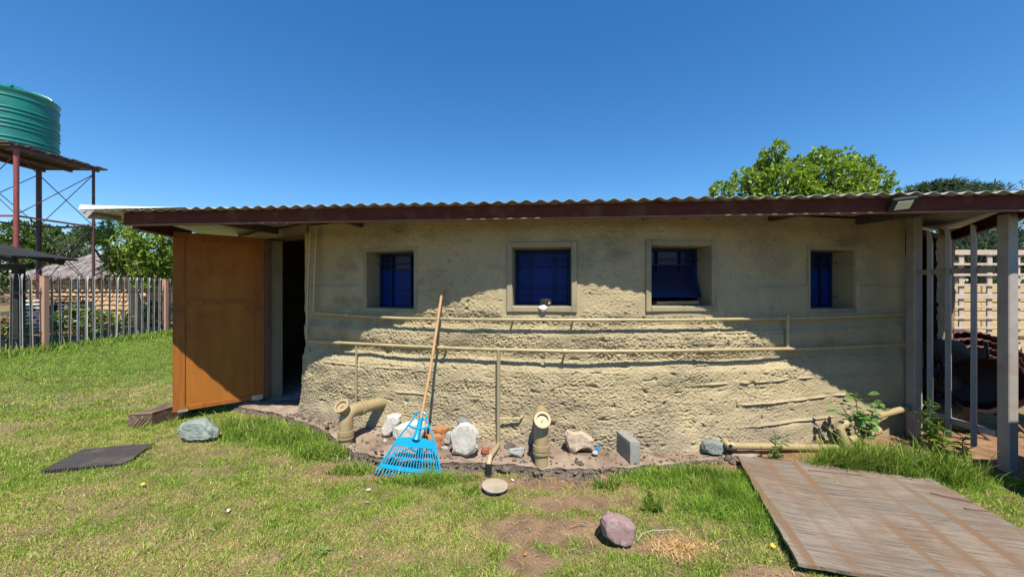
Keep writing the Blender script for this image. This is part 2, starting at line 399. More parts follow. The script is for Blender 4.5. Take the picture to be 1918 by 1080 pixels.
def build_wall():
    step = .0058
    ns = int(S_TOTAL / step); nz = int(2.31 / step)
    s = np.linspace(0, S_TOTAL, ns); zz = np.linspace(-.06, 2.25, nz)
    Sg, Zg = np.meshgrid(s, zz)
    Xc = x_of_s(s); Yc = Yw(Xc); dy = dYw(Xc); nl = np.hypot(1, dy); tx, ty = 1/nl, dy/nl
    Xg = np.broadcast_to(Xc, Sg.shape)
    # profile: swelling foot and soft lifts
    wv = .022*gn(Sg*.8, Zg*0 + .4, 6) + .010*gn(Sg*2.4, Zg*0 + .7, 8)
    prof = np.interp(Zg + wv, [-.1, .05, .16, .24, .34, .46, .56, .66, .74, .80, .85, .90, .95, 1.0, 1.07, 1.12, 1.16, 1.21, 1.27, 1.36, 1.6, 2.4],
                     [.075, .07, .06, .042, .032, .040, .034, .040, .034, .004, -.020, -.012, .010, .022, .024, .0, -.016, -.006, .008, .006, 0, 0])
    prof = prof * (.75 + .5 * sm(gn(Sg*.5, Zg*.3, 5), -.4, .4))
    big = .020 * gn(Sg*1.1, Zg*2.6, 2) + .011 * gn(Sg*2.2, Zg*7.0, 3)
    # how rough: lumpy where the stucco was thrown on, trowelled smoother high up and towards both ends
    wob = .12 * gn(Sg*1.1, Zg*1.5, 9)
    R = .30 + .70 * sm(Zg + wob, 1.50, 1.15)
    R *= .35 + .65 * sm(Xg + 2*wob, 3.3, 1.9)
    left = sm(Xg + 1.5*wob, -1.25, -1.75)
    R *= 1 - .6 * left * sm(Zg + wob, .85, 1.0)
    R *= .7 + .6 * sm(gn(Sg*2.1, Zg*3.3, 21), -.35, .35)
    R = np.where(Zg > 1.45, np.maximum(R, (.50 * sm(gn(Sg*1.2, Zg*1.2, 30), -.35, .2) + .22) * sm(Xg, -1.5, -1.0) * (1 - .6*sm(Xg, 2.2, 3.0))), R)
    wx = .012 * gn(Sg*14, Zg*14, 31); wz = .012 * gn(Sg*14, Zg*14, 32)
    a = Sg + wx; b = Zg + wz
    l1 = gn(a*7, b*9, 41)
    l2 = np.abs(gn(a*21, b*29, 42) + .3*gn(a*44, b*44, 46)) * 1.9
    l3 = np.abs(gn(a*38, b*50, 43)) * 1.8
    l4 = gn(a*58, b*70, 44); l5 = gn(Sg*85, Zg*90, 47)
    fm = sm(fbm(Sg*1.6, Zg*2.6, 48, 3), -.25, .3)      # coarse throws next to finer grit
    l6 = np.abs(gn(a*52, b*66, 49)) * 1.7
    lump = .011*l1 + fm*(.0115*l2 + .009*l3) + (1-fm)*(.003*l2 + .0075*l3 + .007*l6) + .0062*l4 + .0042*l5
    pits = -.022 * sm(gn(a*11, b*17, 45), .34, .52)
    disp = prof + big + R * (lump + pits) + .0018 * l4
    # formwork lines and lift edges on the right part, steps beside the end windows
    def ledge(z0, x0, x1, h, seed, tilt=0.0):
        zc = z0 + .012 * gn(Sg*2, Zg*0, seed) + tilt * (Xg - x0)
        on = sm(gn(Sg*4.2, Zg*0 + seed, seed), -.28, .02) * sm(Xg, x0, x0+.35) * sm(Xg, x1, x1-.35)
        d = Zg - zc
        return h * on * np.exp(-(d/.009)**2) * (d > -.012) - .4*h*on*np.exp(-((d+.018)/.010)**2)
    disp = disp + ledge(.62, 1.5, 4.1, .017, 61) + ledge(.41, 1.9, 4.1, .018, 62, .008) + ledge(.215, 2.0, 3.3, .020, 63)
    disp = disp + ledge(.80, 1.3, 4.1, .013, 64) + ledge(1.09, 1.4, 4.0, .010, 65) + ledge(1.50, 1.9, 3.0, .010, 66) + ledge(.70, -2.3, -.6, .010, 67) + ledge(1.02, -2.4, -1.4, .008, 68) + ledge(.47, -1.4, -.5, .012, 69)
    disp = disp + .014 * sm(Zg, 1.545, 1.515) * np.maximum(sm(Xg, -1.25, -1.45) * sm(Xg, -2.4, -2.3), sm(Xg, 2.35, 2.45))
    for (sa_, sb_, za, zb, sur) in openings:   # calm the stucco beside the openings
        m = .075 if sur else .02
        dx = np.maximum(np.maximum(sa_ - m - Sg, Sg - sb_ - m), 0); dz = np.maximum(np.maximum(za - m - Zg, Zg - zb - m), 0)
        fade = sm(np.hypot(dx, dz), .0, .045)
        disp = disp * fade + (1-fade) * np.minimum(disp, .002)
    # right edge of the doorway is hand-shaped
    edge = d_s1 + .035 * sm(Zg, 1.9, 1.0) * 0 + .022 * gn(Zg*2.3, Zg*0 + .5, 77) + .008*gn(Zg*9, Zg*0 + .5, 78) - .05 * sm(Zg, .9, .2)
    dd = np.abs(Sg - edge); disp = disp * (.35 + .65*sm(dd, 0, .05))
    px = np.broadcast_to(Xc, Sg.shape) + np.broadcast_to(ty, Sg.shape) * disp
    py = np.broadcast_to(Yc, Sg.shape) - np.broadcast_to(tx, Sg.shape) * disp
    pz = Zg.copy()
    pz = np.minimum(pz, roof_z(px, py) - .03)
    V = np.stack([px, py, pz], -1).reshape(-1, 3)
    i = np.arange(nz-1)[:, None] * ns + np.arange(ns-1)[None, :]
    Q = np.stack([i, i+1, i+ns+1, i+ns], -1)
    sc = (Sg[:-1, :-1] + Sg[1:, 1:]) / 2; zc = (Zg[:-1, :-1] + Zg[1:, 1:]) / 2
    keep = np.ones(sc.shape, bool)
    for (sa_, sb_, za, zb, sur) in openings: keep &= ~((sc > sa_) & (sc < sb_) & (zc > za) & (zc < zb))
    ec = edge[:-1, :-1]
    keep &= ~((sc > d_s0) & (sc < ec) & (zc < DOOR_TOP))
    Q = Q[keep]
    used = np.unique(Q); remap = np.full(len(V), -1, np.int64); remap[used] = np.arange(len(used))
    return link_mesh('wall', V[used], remap[Q], M['plaster'], house, smooth=True), edge[:, 0], zz
wall_obj, EDGE_S, EDGE_Z = build_wall()

# inner faces: doorway jambs, room behind, end wall
mb = MB()
prev = None
for k in range(0, len(EDGE_Z), 6):
    if EDGE_Z[k] > DOOR_TOP: break
    x = float(x_of_s(EDGE_S[k])); o, t, n = wframe(x)
    row = [Vector((o.x, o.y, EDGE_Z[k])) + n*.002, Vector((o.x, o.y, EDGE_Z[k])) + n*.30]
    if prev: mb.add([prev[0], prev[1], row[1], row[0]], [(0, 1, 2, 3)])
    prev = row
mb.build('door_jamb', M['smooth_plaster'], house)
hx = DOOR_X0; ho, ht, hn = wframe(hx)
mb = MB(); a = ho + hn*.05
def wbox(mb, o, t, n, s0, s1, d0, d1, z0, z1, bev=0.0):     # box in a wall frame: along, inward, up
    R = Matrix((t, n, Vector((0, 0, 1)))).transposed().to_4x4(); R.translation = Vector((o.x, o.y, 0))
    return mb.box((s0, d0, z0), (s1, d1, z1), R, bev)
wbox(mb, ho, ht, hn, -.20, .012, .03, .19, -.02, 2.12)
mb.build('door_jamb', M['smooth_plaster'], house)
mb = MB(); wbox(mb, ho, ht, hn, -.1, 1.0, .01, .30, 2.137, 2.23); mb.build('lintel', M['brown_plaster'], house)
mb = MB(); wbox(mb, ho, ht, hn, -.01, .045, -.03, .035, .10, 2.13, .003); mb.build('door_frame', M['rust'], house)

# room shell: back wall, inner partition, floor, dark end walls
mb = MB()
back = [(-3.95, 7.6), (4.12, 6.6)]
mb.bar((-4.0, 7.5, 1.17), (5.3, 6.6, 1.17), .2, 2.34, up=(0, 0, 1)); mb.build('back_wall', M['deep_shade'], house)
mb = MB(); mb.bar((-3.93, 5.45, 1.12), (-3.93, 7.5, 1.19), .16, 2.36); mb.build('end_wall', M['brown_plaster'], house)
mb = MB(); mb.bar((4.06, 3.97, 1.08), (4.3, 6.7, 1.08), .14, 2.16); mb.build('end_wall', M['brown_plaster'], house)
mb = MB(); mb.bar((-2.2, 4.75, 1.1), (-2.55, 7.4, 1.1), .12, 2.25); mb.build('partition', M['deep_shade'], house)
mb = MB(); mb.box((-3.9, 4.75, -.05), (4.0, 7.5, .075)); mb.build('room_floor', M['cement'], house)
mb = MB(); mb.bar((-3.0, 5.9, .30), (-2.45, 5.9, .30), .25, .45, .02); mb.build('ledge', M['inner_plaster'], house)

# windows: reveal lining, surround, blue steel frame with panes and bars
def window(idx, sa_, sb_, za, zb, sur):
    xm = float(x_of_s((sa_ + sb_) / 2)); o, t, n = wframe(xm)
    pa = Vector((float(x_of_s(sa_)), float(Yw(x_of_s(sa_))), 0)); pb = Vector((float(x_of_s(sb_)), float(Yw(x_of_s(sb_))), 0))
    t = (pb - pa).normalized(); n = Vector((-t.y, t.x, 0)); o = (pa + pb) / 2; w = (pb - pa).length / 2
    D = .25; e = .012
    mb = MB(); th = .04; g = .001
    y0 = -.006
    wbox(mb, o, t, n, -w-th, -w+g, y0, D, za-.0, zb+.0); wbox(mb, o, t, n, w-g, w+th, y0, D, za, zb)
    wbox(mb, o, t, n, -w-th, w+th, y0, D, zb-g, zb+th); wbox(mb, o, t, n, -w-th, w+th, y0-.004, D, za-th, za+g+.004)
    rv = mb.build('window_niche', M['smooth_plaster'], house)
    if sur:
        mb = MB(); q = .052; p = -.022
        wbox(mb, o, t, n, -w-q, -w-.002, p, .03, za-q, zb+q, .006); wbox(mb, o, t, n, w+.002, w+q, p, .03, za-q, zb+q, .006)
        wbox(mb, o, t, n, -w-.003, w+.003, p+.002, .03, zb+.002, zb+q-.002, .006); wbox(mb, o, t, n, -w-.003, w+.003, p-.004, .03, za-q+.002, za-.001, .006)
        mb.build('surround', M['smooth_plaster'], rv)
    fd = D - .05
    mb = MB(); f = .028
    wbox(mb, o, t, n, -w, -w+f, fd, fd+.04, za, zb, .003); wbox(mb, o, t, n, w-f, w, fd, fd+.04, za, zb, .003)
    wbox(mb, o, t, n, -w+f, w-f, fd+.001, fd+.039, zb-f, zb); wbox(mb, o, t, n, -w+f, w-f, fd+.001, fd+.039, za, za+f)
    win = mb.build('window', M['blue'], house)
    H = zb - za
    cols = [-w+f, -w*.42, w*.40, w-f]; rows = [za+f, za+H*.32, za+H*.70, zb-f]
    open_sash = idx == 2
    for i in range(3):
        for j in range(3):
            if open_sash and j < 2 : continue
            if open_sash: mat = M['dark_glass']
            else: mat = M['blue_glass'] if j < 2 else M['dark_glass']
            if idx == 1 and j == 2: mat = M['blue_glass']
            mb = MB(); wbox(mb, o, t, n, cols[i]+.005, cols[i+1]-.005, fd+.018, fd+.023, rows[j]+.005, rows[j+1]-.005); mb.build('pane', mat, win)
    for i in (1, 2):
        mb = MB(); wbox(mb, o, t, n, cols[i]-.006, cols[i]+.006, fd-.012, fd+.03, za+f, zb-f); mb.build('glazing_bar', M['blue'], win)
    for j in (1, 2):
        mb = MB(); wbox(mb, o, t, n, -w+f, w-f, fd-.008, fd+.026, rows[j]-.006, rows[j]+.006); mb.build('glazing_bar', M['blue'], win)
    for k in (0, 3):   # thin burglar bars
        mb = MB(); z = za + H*(.2 + .2*k)
        R = Matrix.Identity(4); p0 = o + t*(-w+.01) + n*(fd-.05); p1 = o + t*(w-.01) + n*(fd-.05)
        mb.tube([(p0.x, p0.y, z), (p1.x, p1.y, z)], .004, 6); mb.build('burglar_bar', M['blue'], win)
    if open_sash:                          # sash tilted out at the foot
        mb = MB()
        top = o + n*(fd+.02); zt = rows[2]; bot = o + n*(fd-.10); zb2 = za+.075
        P = lambda s_, f_: (top + (bot-top)*f_ + t*s_) + Vector((0, 0, zt + (zb2-zt)*f_))
        for (s0, s1) in ((-w+f, -w+f+.025), (w-f-.025, w-f)):
            mb.add([P(s0, 0), P(s1, 0), P(s1, 1), P(s0, 1)] + [P(s0, 0)+n*.02, P(s1, 0)+n*.02, P(s1, 1)+n*.02, P(s0, 1)+n*.02], [(0,1,2,3),(7,6,5,4),(0,4,5,1),(1,5,6,2),(2,6,7,3),(3,7,4,0)])
        mb.add([P(-w+f, .93), P(w-f, .93), P(w-f, 1), P(-w+f, 1)] + [P(-w+f, .93)+n*.02, P(w-f, .93)+n*.02, P(w-f, 1)+n*.02, P(-w+f, 1)+n*.02], [(0,1,2,3),(7,6,5,4),(0,4,5,1),(1,5,6,2),(2,6,7,3),(3,7,4,0)])
        mb.build('sash', M['blue'], win)
        mb = MB(); e0 = n*.008
        mb.add([P(-w+f+.02, .02)+e0, P(w-f-.02, .02)+e0, P(w-f-.02, .95)+e0, P(-w+f+.02, .95)+e0], [(0, 1, 2, 3)]); mb.build('sash_pane', M['dark_glass'], win)
    else:
        mb = MB(); wbox(mb, o, t, n, -w+f, w-f, fd+.031, fd+.037, za+f, zb-f); mb.build('backing', M['blue'], win)
    return o, t, n, w, za, zb
WF = [window(i, *op) for i, op in enumerate(openings)]

# fascia boards and corrugated roof
def roof_line(x, dy=0.0): return Vector((x, roof_front(x) + dy, 0))
mb = MB(); FB0, FB1 = 2.084, 2.198
a = roof_line(-3.58, .078); b = roof_line(4.35, .078)
mb.bar((a.x, a.y, (FB0+FB1)/2+.004), (b.x, b.y, (FB0+FB1)/2+.004), .044, FB1-FB0-.008, .004)
fas = mb.build('fascia', M['fascia'], house)
mb = MB(); mb.bar((a.x+.002, a.y+.004, FB0+.001), (b.x, b.y+.004, FB0+.001), .05, .012, .002); mb.build('batten', M['fascia_under'], fas)
for k in range(16):                        # fixing marks / joints in the board
    pass
a = Vector((-3.57, 3.50, 2.125)); b = Vector((-4.0, 4.6, 2.16))
mb = MB(); mb.bar(a, b, .04, .115, .004); f2 = mb.build('fascia', M['fascia'], house)
mb = MB(); mb.bar(a+Vector((0, 0, -.062)), b+Vector((0, 0, -.062)), .05, .012); mb.build('batten', M['fascia_under'], f2)
a = Vector((4.0, 2.80, 2.13)); b = Vector((5.75, 4.97, 2.14))
mb = MB(); mb.bar(a, b, .05, .115, .004); mb.build('fascia', M['fascia'], house)
for x in (-2.9, -1.6, -.2, 1.2, 2.5, 3.6):
    mb = MB(); y0 = roof_front(x) + .105
    mb.bar((x, y0, 2.155), (x, 7.4, 2.155 + .045*(7.4-y0)), .05, .075); mb.build('rafter', M['plank'], house)

roof = thing('roof', L0 + Vector((0, 0, 2.2)), '', ''); del roof['label']; del roof['category']
roof.parent = house; roof.location = Vector((0, 0, 2.2)); WPOS[roof.name] = L0 + Vector((0, 0, 2.2))
PITCH, AMP = .116, .0108
def sheet(x0, x1, ydepth, k, dz):
    nx = int((x1 - x0) / (PITCH/10)) + 1; xs = np.linspace(x0, x1, nx)
    jag = RNG.uniform(-.006, .006)
    rows = [0, .35, 1.2, 2.6, ydepth]
    V = []
    for lay in (0, .0022):
        for r in rows:
            for x in xs:
                xr = x + .087 * r
                yf = roof_front(x) - .022 + jag
                wv = AMP * math.cos(2*PI*(x/PITCH)) + .0015*math.sin(x*5.1)
                lim = max(0.0, (-3.55 - x) * 1.3) if r > 0 else 0
                rr = r
                sk = .087 - max(0.0, -3.2 - x) * .55
                if x > 4.3: rr = max(r, (x - 4.3) * 1.25)
                V.append((x + sk*rr, yf + rr, 2.208 + .045*rr + wv + dz - lay + .0))
    n1 = len(rows) * nx; F_ = []
    for l in (0, 1):
        for i in range(len(rows)-1):
            for j in range(nx-1):
                q = (l*n1+i*nx+j, l*n1+i*nx+j+1, l*n1+(i+1)*nx+j+1, l*n1+(i+1)*nx+j)
                F_.append(q if l == 0 else q[::-1])
    for j in range(nx-1): F_.append((j, n1+j, n1+j+1, j+1))
    for i in range(len(rows)-1):
        F_.append((i*nx, (i+1)*nx, n1+(i+1)*nx, n1+i*nx)); e = nx-1
        F_.append((i*nx+e, n1+i*nx+e, n1+(i+1)*nx+e, (i+1)*nx+e))
    return link_mesh('roof_sheet', np.array(V), F_, M['roof'], roof, smooth=True)
x = -3.93; k = 0; SW = PITCH * 6
while x < 5.75:
    sheet(x, min(x + SW + PITCH*.55, 5.8), 4.4, k, .0026 * (k % 2)); x += SW; k += 1
for (xa, xb) in ((4.62, 5.5), (5.42, 6.4)):   # guessed roof strip beyond the frame, added to shade the bay behind the screen
    nx = int((xb-xa)/(PITCH/10)); xs = np.linspace(xa, xb, nx); V = []
    for lay in (0, .003):
        for r in (0.0, .72):
            V += [(x_, roof_front(x_) - .022 + r, 2.208 + .045*r + AMP*math.cos(2*PI*x_/PITCH) - lay + (.003 if xa > 5 else 0)) for x_ in xs]
    F_ = []
    for j_ in range(nx-1): F_ += [(j_, j_+1, nx+j_+1, nx+j_), (2*nx+j_, 3*nx+j_, 3*nx+j_+1, 2*nx+j_+1), (j_, 2*nx+j_, 2*nx+j_+1, j_+1), (nx+j_, nx+j_+1, 3*nx+j_+1, 3*nx+j_)]
    link_mesh('roof_sheet', np.array(V), F_, M['roof'], roof, True)
mb = MB()                                  # turned-down flange on the free left end
p0 = Vector((-3.925, roof_front(-3.93) - .028, 2.213))
mb.add([p0, p0+Vector((.16, -.012, .004)), p0+Vector((.19, .32, .010)), p0+Vector((.02, .34, .004)), p0+Vector((.045, .02, -.075)), p0+Vector((.075, .31, -.05))],
       [(0, 1, 2, 3), (0, 3, 5, 4), (0, 4, 1)])
nf = 12
for i in range(nf):
    xa = -3.93 + 1.0*i/nf; xb = -3.93 + 1.0*(i+1)/nf; ha = .042*(1-i/nf)**1.3 + .004; hb = .042*(1-(i+1)/nf)**1.3 + .004; ya = roof_front(xa) - .030; yb = roof_front(xb) - .030; zb0 = 2.216
    mb.add([(xa, ya, zb0), (xb, yb, zb0), (xb, yb+.012, zb0+hb), (xa, ya+.012, zb0+ha), (xa, ya+.10, zb0+.002), (xb, yb+.10, zb0+.002)], [(0, 1, 2, 3), (3, 2, 5, 4), (0, 4, 5, 1)])
mb.build('edge_flashing', M['flange'], roof)

# door leaf, hung open towards the camera
hinge = Vector((-3.145, 4.70, 0)); aD = (Vector((-3.79, 4.13, 0)) - hinge).normalized(); nD = Vector((-aD.y, aD.x, 0))
if nD.y > 0: nD = -nD
DW = .86; DZ0, DZ1 = .115, 2.135
def dbox(mb, s0, s1, d0, d1, z0, z1, bev=.002):
    R = Matrix((aD, nD, Vector((0, 0, 1)))).transposed().to_4x4(); R.translation = hinge
    return mb.box((s0, d0, z0), (s1, d1, z1), R, bev)
mb = MB(); dbox(mb, .0, DW, -.036, .0, DZ0, DZ1); leafo = mb.build('door', M['door_ply'], house); leafo['label'] = 'orange brown plywood door standing open'
for (s0, s1) in ((.004, .115), (DW-.105, DW-.001)):
    mb = MB(); dbox(mb, s0, s1, .0005, .012, DZ0+.001, DZ1-.001); mb.build('stile', M['door_stile'], leafo)
for (z0, z1) in ((DZ0+.002, DZ0+.055), (1.315, 1.365), (DZ1-.09, DZ1-.002)):
    mb = MB(); dbox(mb, .1155, DW-.1055, .0005, .011 if z0 < 1.2 or z0 > 1.5 else .008, z0, z1); mb.build('door_rail', M['door_stile'], leafo)
mb = MB(); dbox(mb, .02, .135, .0125, .0145, DZ0-.01, DZ0+.05, 0); mb.build('metal_patch', M['tin'], leafo)
mb = MB(); dbox(mb, DW-.13, DW-.04, .0125, .0145, DZ0-.008, DZ0+.022, 0); mb.build('metal_patch', M['tin'], leafo)
for z in (.5, 1.72):
    mb = MB(); p = hinge + nD*.006 - aD*.006; mb.tube([(p.x, p.y, z), (p.x, p.y, z+.1)], .009, 8); mb.build('hinge', M['rust'], leafo)

# flood light on the fascia
o = roof_line(3.0 * 0 + (1703-959)/F*2.745); x = o.x; y = o.y
y += .058
fl = thing('flood_light', (x, y-.01, 2.09), 'small black flood light with pale lens on the maroon fascia board', 'lamp')
mb = MB(); mb.box((x-.055, y-.012, 2.095), (x+.055, y-.001, 2.17), None, .003); mb.build('bracket', M['lamp_black'], fl)
R = Matrix.Translation((x, y-.045, 2.135)) @ Matrix.Rotation(math.radians(38), 4, 'X') @ Matrix.Rotation(math.radians(-8), 4, 'Y')
mb = MB(); mb.box((-.085, -.014, -.055), (.085, .016, .055), R, .006); mb.build('housing', M['lamp_black'], fl)
mb = MB(); mb.box((-.055, -.0175, -.034), (.055, -.0145, .034), R); mb.build('lens', M['lens'], fl)

# ---------------------------------------------------------------- ground
BARE = [(.42, 2.60, .30, .10), (.20, 2.30, .36, .13), (.1, 2.84, .55, .09), (.85, 2.16, .22, .09), (.55, 2.87, .55, .09), (.1, 2.02, .16, .08),
        (-1.55, 3.08, .22, .07), (-1.0, 2.95, .3, .05), (2.35, 3.28, .9, .20), (2.1, 3.16, .5, .08), (4.2, 3.9, .9, 1.0), (4.9, 3.2, 1.0, .45), (3.65, 3.05, .25, .12), (1.95, 2.35, .22, .08), (3.4, 3.9, 1.0, .5), (1.3, 1.9, .2, .08)]
STRAW = [(.98, 2.13, .17, .095), (-1.45, 2.95, .22, .12), (1.9, 2.2, .25, .09), (-2.3, 2.05, .9, .25), (-.6, 2.3, .6, .2), (-3.4, 2.5, .6, .3)]
LUSH = [(-2.4, 3.74, .52, .2), (-1.75, 3.42, .35, .15), (2.95, 2.93, .80, .15), (1.35, 2.9, .5, .16), (1.6, 2.6, .35, .25), (-8, 8.5, 4.0, 2.8), (-.65, 2.88, .3, .07), (-10.5, 9, 1.3, 4.0)]
def ell(x, y, E, w=.4, seed=3):   # uneven patches
    r = 0 * np.asarray(x, float)
    for (cx, cy, a, b) in E:
        d = np.hypot((x-cx)/a, (y-cy)/b) + .8*gn(x*4+cx*3, y*5, seed) + .6*gn(x*11+cx*3, y*13, seed+1) + .3*gn(x*27, y*30, seed+2)
        r = np.maximum(r, sm(d, 1+w, 1-w))
    return r
def cover(x, y):                           # 0 bare soil .. 1 green; second value dryness
    n1 = fbm(x*.9, y*1.5, 101, 4); n2 = fbm(x*3.1, y*4.6, 111, 4); n3 = gn(x*8, y*11, 113)
    g = .66 + .45*n1 + .62*n2 + .25*n3
    lush = ell(x, y, LUSH, .5, 7); bare = ell(x, y, BARE, .35, 9); st = ell(x, y, STRAW, .4, 12)
    g = np.clip(g + .75*lush, 0, 1) * (1 - bare*(1-.85*lush))
    dry = np.clip(.40 - .8*fbm(x*.7+9, y*1.2, 131, 4) + .6*fbm(x*3.3, y*5, 141, 3) - .75*lush + .7*st, 0, 1)
    g = np.clip(g, .10*(1-bare), 1)
    return g, dry, bare, lush
def gz(x, y):
    return .010*gn(np.asarray(x)*.9, np.asarray(y)*.9, 151) + .006*gn(np.asarray(x)*3, np.asarray(y)*3, 152)
def build_ground():
    xs = np.concatenate([[-220, -120, -70, -45, -30, -22], np.arange(-17, -6, .25), np.arange(-6, 5.5, .032), np.arange(5.5, 14, .3), [15, 20, 30, 45, 70, 120, 220]])
    ys = np.concatenate([[-60, -30, -12, -5, -2, 0, .8], np.arange(1.3, 5.2, .032), np.arange(5.2, 16, .2), [17, 20, 25, 35, 50, 80, 130, 240]])
    X, Y = np.meshgrid(xs, ys)
    Z = gz(X, Y) * sm(np.hypot(X, Y), 40, 15)
    g, dry, bare, lush = cover(X, Y)
    soil = np.array([.265, .175, .112]); thatch = np.array([.33, .255, .125]); green = np.array([.125, .16, .035])
    sandy = sm(X, 2.0, 2.6) * sm(Y, 2.7, 3.0) + sm(X, 3.5, 4) ; sandy = np.clip(sandy, 0, 1)[..., None]
    soil = soil*(1-sandy) + np.array([.31, .185, .11])*sandy
    t = (.25 + .75*dry)[..., None]
    veg = green*(1-t) + thatch*t
    c = soil*(1-g[..., None]) + veg*g[..., None]
    c *= (.85 + .5*gn(X*9, Y*9, 161))[..., None]
    Z = Z + .012*bare*gn(X*11, Y*11, 162)
    ny, nx = X.shape
    i = np.arange(ny-1)[:, None]*nx + np.arange(nx-1)[None, :]
    Q = np.stack([i, i+1, i+nx+1, i+nx], -1).reshape(-1, 4)
    V = np.stack([X, Y, Z], -1).reshape(-1, 3)
    return kind(link_mesh('ground', V, Q, M['ground'], None, True, np.clip(c, .01, 1).reshape(-1, 3)), 'structure')
build_ground()

# concrete apron along the foot of the wall with its broken edge
edge = [gp(436, 769), gp(500, 781), gp(560, 798), gp(612, 822), gp(662, 862), gp(712, 874), gp(760, 880), gp(812, 882), gp(862, 884), gp(912, 884), gp(962, 888), gp(1008, 893), gp(1050, 894), gp(1100, 893), gp(1142, 889), gp(1182, 884), gp(1240, 876), gp(1310, 866), gp(1370, 860), gp(1430, 856)]
ex = np.array([p.x for p in edge]); ey = np.array([p.y for p in edge])
APR_X0, APR_X1 = ex[0], ex[-1]
def apron_edge(x):
    x = np.asarray(x, float)
    return np.interp(x, ex, ey) + .045*gn(x*5, 0*x+.3, 201) + .03*np.abs(gn(x*12, 0*x+.3, 202)) + .022*gn(x*31, 0*x+.3, 208)
def apron_h(x): return np.interp(x, [-3.4, -2.2, -1.2, .6, .95, 1.4, 2.3], [.07, .08, .088, .085, .055, .028, .012])
def build_apron():
    xs = np.arange(APR_X0, APR_X1, .015); ts = np.concatenate([np.linspace(0, .15, 7), np.linspace(.2, 1, 14)])
    X, T = np.meshgrid(xs, ts); ye = apron_edge(X); yb = Yw(X) + .14
    yb = np.where(X < DOOR_X1 + .05, Yw(X) + .35, yb)
    Y = ye + (yb - ye)*T
    Z = apron_h(X) * (1 - .55*sm(gn(X*4.5, Y*4.5, 209), .05, .4)*sm(T, .45, .05)) + .006*gn(X*3, Y*3, 203) + .004*gn(X*14, Y*14, 204) - .010*sm(T, .12, 0) + .004*gn(X*40, Y*40, 207)*sm(T, .3, 0)
    top = np.stack([X, Y, Z], -1)
    # broken face below the edge
    rows = []
    for k, f in enumerate((.66, .4, .15, -.1)):
        off = .030*gn(xs*11, 0*xs + k*3.1, 205) + .020*gn(xs*29, 0*xs + k*5.7, 206)
        yy = apron_edge(xs) + (.006, -.004, -.012, -.03)[k] + off
        rows.append(np.stack([xs, yy, apron_h(xs)*f - (.03 if k == 3 else 0)], -1))
    A = np.concatenate([np.stack(rows[::-1]), top])
    ny, nx = A.shape[:2]; i = np.arange(ny-1)[:, None]*nx + np.arange(nx-1)[None, :]
    Q = np.stack([i, i+1, i+nx+1, i+nx], -1)
    s1 = link_mesh('apron', A[3:].reshape(-1, 3), (Q[3:] - 3*nx).reshape(-1, 4), M['slab'], None, True); kind(s1, 'structure')
    fV = A[:5].reshape(-1, 3)
    e = link_mesh('broken_edge', fV, Q[:4].reshape(-1, 4), M['slab_edge'], s1, False)
    return s1
build_apron()

def rubble():
    bm = bmesh.new(); bmesh.ops.create_icosphere(bm, subdivisions=1, radius=1); B = np.array([q.co[:] for q in bm.verts]); T = np.array([[q.index for q in f.verts] for f in bm.faces]); bm.free()
    n = 900; x = RNG.uniform(-2.6, 2.0, n); e = apron_edge(x); q = RNG.uniform(0, 1, n)
    y = np.where(q < .6, e + RNG.normal(-.02, .045, n), e + RNG.uniform(0, 1, n)*(Yw(x) - .1 - e))
    z = np.where(y > e + .03, apron_h(x) + .004, np.where(y > e - .02, apron_h(x)*.55, .006)); sc = RNG.gamma(2.2, .0042, n) + .003
    sc = np.where(y > e + .03, sc*.75, sc)
    V = np.repeat(B[None], n, 0)*RNG.uniform(.6, 1.3, (n, len(B), 1))*sc[:, None, None]*np.array([1.2, 1, .65]) + np.stack([x, y, z], -1)[:, None, :]
    Q = (T[None] + (np.arange(n)*len(B))[:, None, None]).reshape(-1, 3)
    kind(link_mesh('rubble', V.reshape(-1, 3), Q, M['slab_edge'], None, False), 'stuff')
rubble()

# ---------------------------------------------------------------- lawn: real blades
def blades(x, y, h, w, lean, col_a, name, z0=None):
    n = len(x); az = RNG.uniform(0, 2*PI, n); ln = np.abs(lean)
    ca, sa2 = np.cos(az), np.sin(az); rot = RNG.uniform(0, PI, n)
    wx, wy = np.cos(rot)*w/2, np.sin(rot)*w/2
    z = gz(x, y) if z0 is None else z0
    b = np.stack([x, y, z - .003], -1)
    mid = b + np.stack([ca*h*ln*.35, sa2*h*ln*.35, h*.55*np.sqrt(np.clip(1-.5*ln**2, .1, 1))], -1)
    tip = b + np.stack([ca*h*ln, sa2*h*ln, h*np.sqrt(np.clip(1-ln**2*.85, .03, 1))], -1)
    off = np.stack([wx, wy, 0*wx], -1)
    V = np.stack([b, mid - off, tip, mid + off], 1).reshape(-1, 3)
    Q = (np.arange(n)[:, None]*4 + np.arange(4)[None, :])
    C = np.repeat(col_a, 4, 0)
    o = link_mesh(name, V, Q, M['grass'], None, False, np.clip(C, .004, 1))
    return kind(o, 'stuff')
BOARD = [gp(1380, 865), gp(1745, 908), Vector((2.86, 1.60, 0)), gp(1495, 1077)]
def inpoly(x, y, P, grow=0.0):
    c = sum(P, Vector((0, 0, 0)))/len(P); r = np.ones(len(x), bool)
    for i in range(len(P)):
        a = P[i]; b = P[(i+1) % len(P)]; d = b - a; L = d.length
        cr = (d.x*(y-a.y) - d.y*(x-a.x))/L; sg = d.x*(c.y-a.y) - d.y*(c.x-a.x)
        r &= (cr*np.sign(sg) > -grow)
    return r
MATP = [gp(78, 886), gp(158, 845), gp(290, 834), gp(236, 872)]
DC = gp(927, 907, .05)
